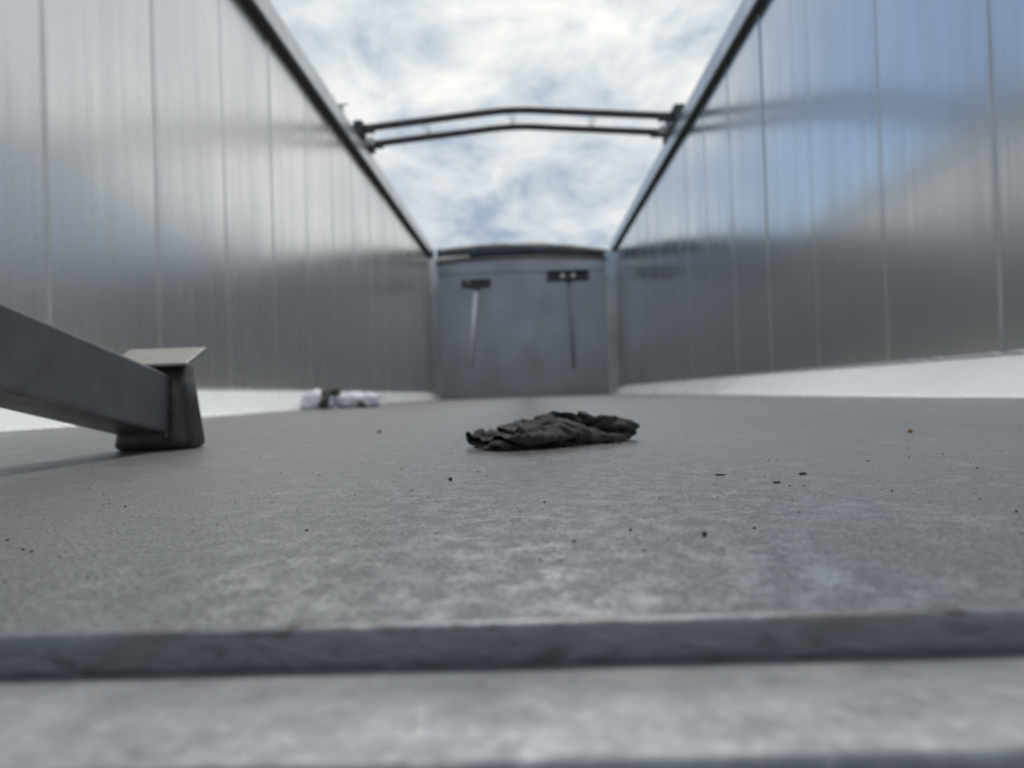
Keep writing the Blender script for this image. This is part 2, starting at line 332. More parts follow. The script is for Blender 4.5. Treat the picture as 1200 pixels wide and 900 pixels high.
# side walls: skin > panels and weld beads; rails; fillets
PITCH = 0.556
def side_wall(side, X, firsty, Xf):
    s = -1 if side == 'l' else 1                     # outward direction
    bm = B(); box(bm, (min(X + s * 0.008, X + s * 0.055), YB, -0.03), (max(X + s * 0.008, X + s * 0.055), YF + 0.05, ZR), 0)
    wall = obj('side_wall', bm, ALU_W[side], trailer)
    edges = [firsty + PITCH * k for k in range(-4, 16)]
    edges = [YB] + [e for e in edges if YB + 0.1 < e < YF - 0.1] + [YF]
    proto = None; beadp = None
    for k in range(len(edges) - 1):
        a, c = edges[k], edges[k + 1]; wd = c - a - 0.002
        full = abs(wd - (PITCH - 0.002)) < 0.002
        rz = R(random.uniform(-0.22, 0.22)); ry = R(random.uniform(-0.08, 0.08))
        loc = (X, (a + c) / 2, 0.09)
        if full and proto: p = share(proto, loc)
        else:
            bm = B()
            pr = [(-wd / 2, s * 0.0075), (-wd / 2, s * 0.0015), (-wd / 2 + 0.002, 0), (-wd / 4, -s * 0.0006), (wd / 4, -s * 0.0006),
                  (wd / 2 - 0.002, 0), (wd / 2, s * 0.0015), (wd / 2, s * 0.0075)]
            extrude_profile(bm, [(y_, x_) for (x_, y_) in [(q[0], q[1]) for q in pr]] if False else [(q[1], q[0]) for q in pr], 0, ZR - 0.091, axis='z')
            p = obj('wall_panel', bm, ALU_W[side], wall, loc=loc)
            if full: proto = p
        p.rotation_euler = (0, ry, rz)
        if k:
            if beadp:
                w_ = share(beadp, (X, a, 0)); f_ = 1.0 if 1.7 < a < 1.9 else random.choice((0.35, 0.5, 0.7, 0.85)); w_.scale = (f_, random.uniform(0.7, 1.4), 1)
            else:
                bm = B(); pts = []; rr = []
                for i in range(24):
                    z = 0.10 + (ZR - 0.102) * i / 23
                    pts.append((s * 0.0005 + 0.0004 * math.sin(i * 1.7), 0.0007 * math.sin(i * 2.3), z)); rr.append(0.0024 + 0.0004 * math.sin(i * 3.1))
                tube(bm, pts, rr, 7)
                beadp = obj('weld_bead', bm, ALU_W[side], wall, True, loc=(X, a, 0))
    # rail along the top
    pr = 0.050 if s < 0 else 0.036
    xi = X - s * pr; xo = X + s * 0.062
    P = [(xi, ZR + 0.006), (xi - s * 0 + s * 0.004, ZR + 0.001), (xo, ZR + 0.001), (xo, ZT), (xi + s * 0.040, ZT), (xi + s * 0.038, ZT - 0.016), (xi + s * 0.006, ZT - 0.018), (xi, ZT - 0.024)]
    bm = B(); extrude_profile(bm, P, YB, YF + 0.05)
    obj('top_rail', bm, ALU_R, trailer)
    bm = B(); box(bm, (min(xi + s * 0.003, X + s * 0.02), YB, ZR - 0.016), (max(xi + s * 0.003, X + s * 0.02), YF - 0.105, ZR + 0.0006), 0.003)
    obj('rail_dark_strip', bm, RUBBER, trailer)  # dark strip added to make the rail's underside look dark
    # sloping fillet between floor and wall
    P = [(Xf, 0.0015), (X - s * 0.001, 0.1005), (X + s * 0.004, 0.0985), (X + s * 0.004, -0.02), (Xf, -0.02)]
    bm = B(); extrude_profile(bm, P, YB, YF, n=1)
    fil = obj('floor_fillet', bm, ALU_C, trailer)
    # ragged weld where fillet meets wall, a finer one along the floor
    bm = B(); pts = []; rr = []; n = 700
    for i in range(n + 1):
        y = YB + 0.01 + (YF - YB - 0.02) * (i / n) ** 1.4
        a = noise.noise(Vector((y * 21, s, 3))); c = noise.noise(Vector((y * 70, s, 8)))
        pts.append((X - s * 0.001, y, 0.1015 + 0.0022 * a + 0.0012 * c)); rr.append(0.0052 + 0.0018 * c + 0.0015 * a)
    tube(bm, pts, rr, 7); obj('weld_bead', bm, WELD, fil, True)
    bm = B(); tube(bm, [(Xf, YB + 0.01, 0.001), (Xf, YF - 0.01, 0.001)], 0.004, 8); obj('weld_bead', bm, WELD, fil, True)
side_wall('l', XL, 1.83, FL)
side_wall('r', XR, 1.794, FR)

# front wall: sheet with arched header, fold, corner strips
def arch(x, zl, zm, zr):
    u = (x - XL) / (XR - XL); base = zl + (zr - zl) * u; return base + (zm - (zl + zr) / 2) * 4 * u * (1 - u)
bm = B(); box(bm, (XL - 0.02, YF + 0.014, -0.02), (XR + 0.02, YF + 0.05, 1.60))
front = obj('front_wall', bm, ALU_F, trailer)
bm = B(); box(bm, (XL + 0.09, YF, 0.004), (XR - 0.09, YF + 0.012, 1.585), 0.003); obj('front_panel', bm, ALU_F, front)
bm = B(); n = 28; top = []
P = [(XL - 0.01, 1.595)]
P = [(XL, 1.592), (XR, 1.592)] + [(XR + (XL - XR) * i / n, arch(XR + (XL - XR) * i / n, 1.715, 1.765, 1.70)) for i in range(n + 1)]
bm = B()
ra = [bm.verts.new((x, YF - 0.012, z)) for x, z in P]; rb = [bm.verts.new((x, YF + 0.05, z)) for x, z in P]
bm.faces.new(ra); bm.faces.new(rb[::-1])
for i in range(len(P)): j = (i + 1) % len(P); bm.faces.new((ra[i], rb[i], rb[j], ra[j]))
obj('header', bm, ALU_F, front)
# dark rubber lip along the arched edge
bm = B(); tube(bm, [(XL + 0.04 + (XR - XL - 0.08) * i / n, YF - 0.02, arch(XL + 0.04 + (XR - XL - 0.08) * i / n, 1.722, 1.772, 1.705)) for i in range(n + 1)], 0.017, 8)
obj('edge_lip', bm, BLACK, front, True)
bm = B()
for i in range(9): pass
tube(bm, [(XL + 0.06 + 0.44 * i / 8, YF + 0.03, 1.765 + 0.052 * i / 8) for i in range(9)], [0.052 - 0.03 * i / 8 for i in range(9)], 8)
obj('edge_strip', bm, CAPM, front, True)
for (a, c, s) in ((XL, FL, -1), (XR, FR, 1)):
    bm = B(); P = [(a, YF - 0.10), (c, YF - 0.001), (a + s * 0.001, YF - 0.001)]
    extrude_profile(bm, P, 0.02, ZR - 0.004, axis='z'); obj('corner_strip', bm, ALU_R, front)
# chassis under the body (outside the picture)
bm = B()
for x in (-0.45, 0.45): box(bm, (x - 0.06, 0.4, -0.33), (x + 0.06, 9.3, -0.033))
for y in (0.6, 2.5, 5.0, 7.5, 9.1): box(bm, (-0.388, y - 0.05, -0.25), (0.388, y + 0.05, -0.09))
chas = obj('chassis', bm, STEEL, trailer)
wh = None
for y in (1.5, 2.85, 4.2):
    for x in (-0.95, 0.95):
        if wh is None:
            bm = B(); tube(bm, [(-0.19, 0, 0), (-0.17, 0, 0), (0.17, 0, 0), (0.19, 0, 0)], [0.40, 0.5, 0.5, 0.40], 28)
            wh = obj('wheel', bm, RUBBER, trailer, loc=(x, y, GZ + 0.5))
        else: share(wh, (x, y, GZ + 0.5))
    bm = B(); tube(bm, [(-0.76, y, GZ + 0.5), (0.76, y, GZ + 0.5)], 0.06, 10); obj('axle', bm, STEEL, trailer)
    for x in (-0.45, 0.45):
        bm = B(); box(bm, (x - 0.05, y - 0.06, GZ + 0.56), (x + 0.05, y + 0.06, -0.331)); obj('hanger', bm, STEEL, trailer)
for x in (-0.45, 0.45):
    bm = B(); box(bm, (x - 0.05, 7.6, GZ), (x + 0.05, 7.7, -0.331)); obj('landing_leg', bm, STEEL, trailer)

# ---------------------------------------------------------------- roof bow across the top
bow = thing('roof_bow', 'dark double roof bow with a raised middle spanning the open top between both walls', 'roof bow', (0, 5.41, 1.94))
Y1, Y2 = -0.16, 0.17
def bowpath(y, dz=0.0):
    pts = [(-1.17, y, 0.035 + dz)]
    for i in range(1, 24):
        x = -1.17 + (1.115 + 1.17) * i / 24
        a = -0.05
        u = (x + 1.17) / (a + 1.17) if x < a else (1.115 - x) / (1.115 - a)
        z = 0.035 + 0.10 * (u - 0.06 * max(0, u - 0.9) / 0.1)
        pts.append((x, y, z + dz))
    pts.append((1.115, y, 0.035 + dz)); return pts
for y in (Y1, Y2):
    bm = B(); tube(bm, bowpath(y), 0.027, 12); obj('bow_tube', bm, BOWM, bow, True)
def zbow(x): 
    a = -0.05; u = (x + 1.17) / (a + 1.17) if x < a else (1.115 - x) / (1.115 - a); return 0.035 + 0.10 * (u - 0.06 * max(0, u - 0.9) / 0.1)
lp = None
for x in (-0.69, -0.05, 0.54):
    if lp is None:
        bm = B()
        for sg in (-1, 1):
            tube(bm, [(sg * 0.006, Y1, 0.02), (sg * 0.014 - 0.004, Y1 * 0.4, 0.024), (sg * 0.016 - 0.004, 0, 0.024), (sg * 0.014, Y2 * 0.4, 0.024), (sg * 0.006, Y2, 0.02)], 0.0035, 6)
        for y in (Y1, Y2): tube(bm, [(-0.02, y, 0), (0.02, y, 0)], 0.022, 10)
        lp = obj('link_strap', bm, BLACK, bow, True, loc=(x, 0, zbow(x)))
    else: share(lp, (x, 0, zbow(x)))
for (x, s) in ((-1.17, -1), (1.115, 1)):
    bm = B()
    for y in (Y1, Y2):
        box(bm, (min(x, x - s * 0.13), y - 0.026, 0.006), (max(x, x - s * 0.13), y + 0.026, 0.058), 0.008, 2)
    ext = 0.05 if s < 0 else 0.085
    for y in (Y1, Y2):
        box(bm, (min(x - s * 0.02, x + s * 0.05), y - 0.06, -0.045), (max(x - s * 0.02, x + s * 0.05), y + 0.06, ext), 0.010, 2)
    if s > 0: box(bm, (x - 0.030, Y1 - 0.07, -0.035), (x + 0.048, Y2 + 0.07, 0.10), 0.008, 2)
    else:
        box(bm, (x - 0.048, Y1 - 0.07, -0.03), (x + 0.012, Y2 + 0.07, 0.035), 0.006, 2)
        for y in (Y1, Y2): box(bm, (x - 0.01, y - 0.065, -0.02), (x + 0.060, y + 0.065, 0.082), 0.012, 2)
    br = obj('end_bracket', bm, BLACK, bow)
    bm = B(); tube(bm, [(x - s * 0.075, Y2 - 0.10, 0.03), (x - s * 0.005, Y2 - 0.10, 0.03)], 0.032, 16); tube(bm, [(x - s * 0.085, Y2 - 0.10, 0.03), (x - s * 0.07, Y2 - 0.10, 0.03)], 0.012, 12)
    obj('roller', bm, WHITEP, br)
bm = B(); box(bm, (-1.20, -0.63, 0.0), (-1.16, -0.56, 0.035), 0.006, 2); tube(bm, [(-1.19, -0.6, 0.04), (-1.125, -0.6, 0.042)], 0.006, 8)
obj('catch', bm, BLACK, bow)

# folded sheet on top of the front wall
bm = B(); n = 40; rows = []
for i in range(n + 1):
    u = i / n; x = XL + 0.07 + (XR - XL - 0.115) * u
    zt = arch(x, 1.94, 2.0, 1.86); zb = arch(x, 1.735, 1.79, 1.715); rid = []
    m_ = 18
    for k in range(m_):
        th = 2 * math.pi * k / m_
        wob = 0.012 * noise.noise(Vector((u * 9, math.cos(th) * 2, math.sin(th) * 2)))
        rid.append(bm.verts.new((x, YF + 0.16 + (0.11 + wob) * math.cos(th), (zt + zb) / 2 + ((zt - zb) / 2 + wob) * math.sin(th))))
    rows.append(rid)
for i in range(n):
    for k in range(18): bm.faces.new((rows[i][k], rows[i][(k + 1) % 18], rows[i + 1][(k + 1) % 18], rows[i + 1][k]))
bm.faces.new(rows[0]); bm.faces.new(rows[-1])
o = obj('rolled_tarpaulin', bm, TARP, smooth=True)
tag(o, 'blue black tarpaulin rolled up along the top of the far front wall', 'tarpaulin')

# ---------------------------------------------------------------- two brooms hung on the front wall
def broom(label, hx, hz, hw, hh, foot, hm, hooks, r):
    t = thing('broom', label, 'broom', (hx, YF - 0.05, hz), group='brooms hung on the front wall')
    bm = B(); box(bm, (-hw / 2, -0.03, -0.012), (hw / 2, 0.03, hh / 2), 0.008, 2); hd = obj('head', bm, BLACK, t)
    bm = B(); nb = 26
    for i in range(nb):
        for j in (-1, 0, 1):
            x = -hw / 2 + 0.012 + (hw - 0.024) * i / (nb - 1); y = j * 0.017
            dx = random.uniform(-0.008, 0.008); l = hh * 0.55 + random.uniform(-0.006, 0.006)
            tube(bm, [(x, y, hh / 2 - 0.003), (x + dx, y, hh / 2 + l)], [0.008, 0.011], 5)
    # tufts point up: the broom hangs head up
    obj('bristles', bm, BRIST, hd)
    bm = B(); tube(bm, [(foot[2], -0.005, -0.008), (foot[0], -0.005, foot[1])], r, 12); obj('handle', bm, hm, t, True)
    bm = B(); tube(bm, [(foot[2], -0.005, 0.0), (foot[2] + (foot[0] - foot[2]) * 0.05, -0.005, -0.06)], r * 1.3, 12); obj('socket', bm, BLACK, t, True)
    for hxk in hooks:
        bm = B(); tube(bm, [(hxk, 0.052, 0.03), (hxk, -0.036, 0.03), (hxk, -0.046, 0.05)], 0.012, 8)
        bmesh.ops.create_uvsphere(bm, u_segments=12, v_segments=8, radius=0.030, matrix=Matrix.Translation((hxk, -0.042, 0.03)))
        obj('hook', bm, WHITEP if len(hooks) > 1 else CAPM, t, True)
broom('left broom with a pale straight handle and a narrow black head', -0.618, 1.43, 0.36, 0.07, (-0.108, -1.02, 0.0), ALUH, (-0.10,), 0.031)
broom('right broom with a dark handle and a wider black head on two white hooks', 0.547, 1.475, 0.53, 0.10, (0.043, -1.13, 0.012), DARKH, (-0.07, 0.065), 0.019)

# ---------------------------------------------------------------- box beam with foot, left foreground
beam = thing('box_beam', 'grey steel box beam sloping down to a dark foot block with a small cap plate', 'beam', (-0.389, 0.76, 0.0))
ang = R(10.6)
bm = B(); box(bm, (-0.027, -0.75, -0.0305), (0.027, 0.015, 0.0305), 0.0035, 3)
bo = obj('box_tube', bm, BEAM, beam); bo.location = (-0.006, -0.015, 0.0478); bo.rotation_euler = (-ang, 0, 0)
bm = B()
# foot: rounded rectangular block, slightly tapered and leaning
Lo = [(-0.038, -0.022), (0.042, -0.022), (0.042, 0.035), (-0.038, 0.035)]
def rrect(x0, y0, x1, y1, r, seg=5):
    P = []
    for (cx_, cy_, a0) in ((x1 - r, y1 - r, 0), (x0 + r, y1 - r, 90), (x0 + r, y0 + r, 180), (x1 - r, y0 + r, 270)):
        for k in range(seg + 1): a = R(a0 + 90 * k / seg); P.append((cx_ + r * math.cos(a), cy_ + r * math.sin(a)))
    return P
rings = []
for (z, x0_, x1_, y0_, y1_, r) in ((0.0, -0.034, 0.036, -0.010, 0.028, 0.012), (0.0012, -0.0375, 0.0395, -0.0135, 0.032, 0.014), (0.0045, -0.040, 0.042, -0.016, 0.035, 0.015), (0.012, -0.0395, 0.0415, -0.0158, 0.035, 0.015),
                                   (0.045, -0.036, 0.0365, -0.012, 0.035, 0.014), (0.0865, -0.030, 0.0310, -0.007, 0.034, 0.013)):
    rings.append([bm.verts.new((x, y, z)) for x, y in rrect(x0_, y0_, x1_, y1_, r)])
for a, c in zip(rings, rings[1:]):
    for k in range(len(a)): bm.faces.new((a[k], a[(k + 1) % len(a)], c[(k + 1) % len(a)], c[k]))
bm.faces.new(rings[0]); bm.faces.new(rings[-1][::-1])
obj('foot_block', bm, POST, beam, True)
bm = B(); box(bm, (-0.042, -0.026, -0.0018), (0.042, 0.026, 0.0018), 0.0012, 2)
cp = obj('cap_plate', bm, CAPM, beam); cp.location = (0.000, 0.010, 0.0965); cp.rotation_euler = (R(22), 0, 0)
bm = B(); pts = [(0.0205, -0.0125 - 0.006 * (1 - k / 14), 0.010 + 0.066 * k / 14) for k in range(15)]
tube(bm, pts, [0.0026 + 0.0008 * math.sin(k * 1.9) for k in range(15)], 7); obj('weld_bead', bm, POST, beam, True)

# ---------------------------------------------------------------- pale bundle by the left fillet
bun = thing('cloth_bundle', 'pale blue grey cloth bundle tied with a dark strap beside the left fillet', 'bundle', (-0.925, 3.62, 0.0))
def lump(name, c, r, m, seed, amp, parent, sub=4, flat=0.0):
    bm = B(); bmesh.ops.create_icosphere(bm, subdivisions=sub, radius=1)
    for v in bm.verts:
        d = v.co.copy()
        k = 1 + amp * noise.fractal(d * 2.2 + Vector((seed, 0, 0)), 0.6, 2.0, 4) - amp * 0.6 * abs(noise.noise(d * 5 + Vector((0, seed, 0))))
        p = Vector((d.x * r[0], d.y * r[1], d.z * r[2])) * k + Vector(c)
        if p.z < flat: p.z = flat + 0.002
        v.co = p
    return obj(name, bm, m, parent, True)
lump('cloth_lump', (-0.125, 0, 0.030), (0.095, 0.085, 0.066), BUND, 3.3, 0.16, bun)
lump('cloth_roll', (0.065, 0.01, 0.034), (0.105, 0.06, 0.047), BUND, 8.1, 0.12, bun)
lump('cloth_end', (0.160, -0.01, 0.032), (0.055, 0.05, 0.040), BUND, 5.7, 0.22, bun)
bm = B()
for (dx, dz) in ((0, 0), (0.018, 0.004)):
    pts = []
    for k in range(14):
        a = math.pi * (k / 13); pts.append((-0.085 + dx + 0.055 * k / 13 + 0.008 * math.sin(k), -0.078 * math.cos(a) * 1.0, 0.012 + dz + 0.078 * math.sin(a) + 0.004 * math.sin(k * 1.7)))
    tube(bm, pts, [0.016 + 0.003 * math.sin(k * 2) for k in range(14)], 8)
obj('strap', bm, STRAP, bun, True)
bm = B(); tube(bm, [(0.105, -0.058, 0.018), (0.125, -0.06, 0.022), (0.14, -0.052, 0.015)], [0.010, 0.014, 0.008], 8); obj('knot', bm, STRAP, bun, True)

bun.scale = (0.92, 1, 1)
# ---------------------------------------------------------------- crumbs and grit on the floor
def crumb(label, x, y, sx_, sy_, sz_, m, seed, group=None):
    bm = B(); bmesh.ops.create_icosphere(bm, subdivisions=2, radius=1)
    for v in bm.verts:
        k = 1 + 0.45 * noise.noise(v.co * 1.7 + Vector((seed, 2, 1))); v.co = Vector((v.co.x * sx_, v.co.y * sy_, v.co.z * sz_)) * k
    zmin = min(v.co.z for v in bm.verts)
    for v in bm.verts: v.co.z -= zmin + sz_ * 0.1
    o = obj('dirt_crumb', bm, m, loc=(x, y, 0)); o.rotation_euler.z = seed
    tag(o, label, 'crumb', group); return o
CR = 'dirt crumbs on the floor'
crumb('larger flat dark crumb to the right of the rag', 0.138, 0.380, 0.0022, 0.0014, 0.0006, DIRT, 0.3, CR)
crumb('flat dark crumb just left of and nearer than the larger one', 0.115, 0.350, 0.0017, 0.0012, 0.0005, DIRT, 0.2, CR)
crumb('rounded dark crumb alone in front of the rag on its left', -0.044, 0.401, 0.0011, 0.0011, 0.0009, DIRT, 1.9, CR)
crumb('dark round crumb nearest the floor edge on the right', 0.053, 0.231, 0.0008, 0.0008, 0.0007, DIRT, 2.4, CR)
crumb('brown crumb far right near the white fillet', 0.335, 0.660, 0.0022, 0.0020, 0.0016, BROWN, 3.0, CR)
crumb('thin sliver of dirt lying flat in front of the rag on its right', 0.098, 0.387, 0.0026, 0.0006, 0.0004, DIRT, 0.1, CR)
crumb('dark crumb nearest the pale bundle', -0.20, 0.98, 0.0032, 0.003, 0.0016, DIRT, 0.8, CR)
bm = B()
for i in range(2600):
    y = 0.19 + 1.3 * random.random() ** 1.2; x = random.uniform(-0.75, 0.75) * (0.25 + y)
    if x < FL + 0.03 or x > FR - 0.03: continue
    s = 0.00013 + 0.00045 * random.random() ** 6
    M_ = Matrix.Translation((x, y, s * 0.4)) @ Matrix.Rotation(random.uniform(0, 6), 4, 'Z') @ Matrix.Diagonal((s * random.uniform(1, 1.8), s, s * 0.7, 1))
    bmesh.ops.create_icosphere(bm, subdivisions=1, radius=1, matrix=M_)
tag(obj('grit', bm, DIRT), 'fine dark grit scattered over the grey floor', 'grit', kind='stuff')
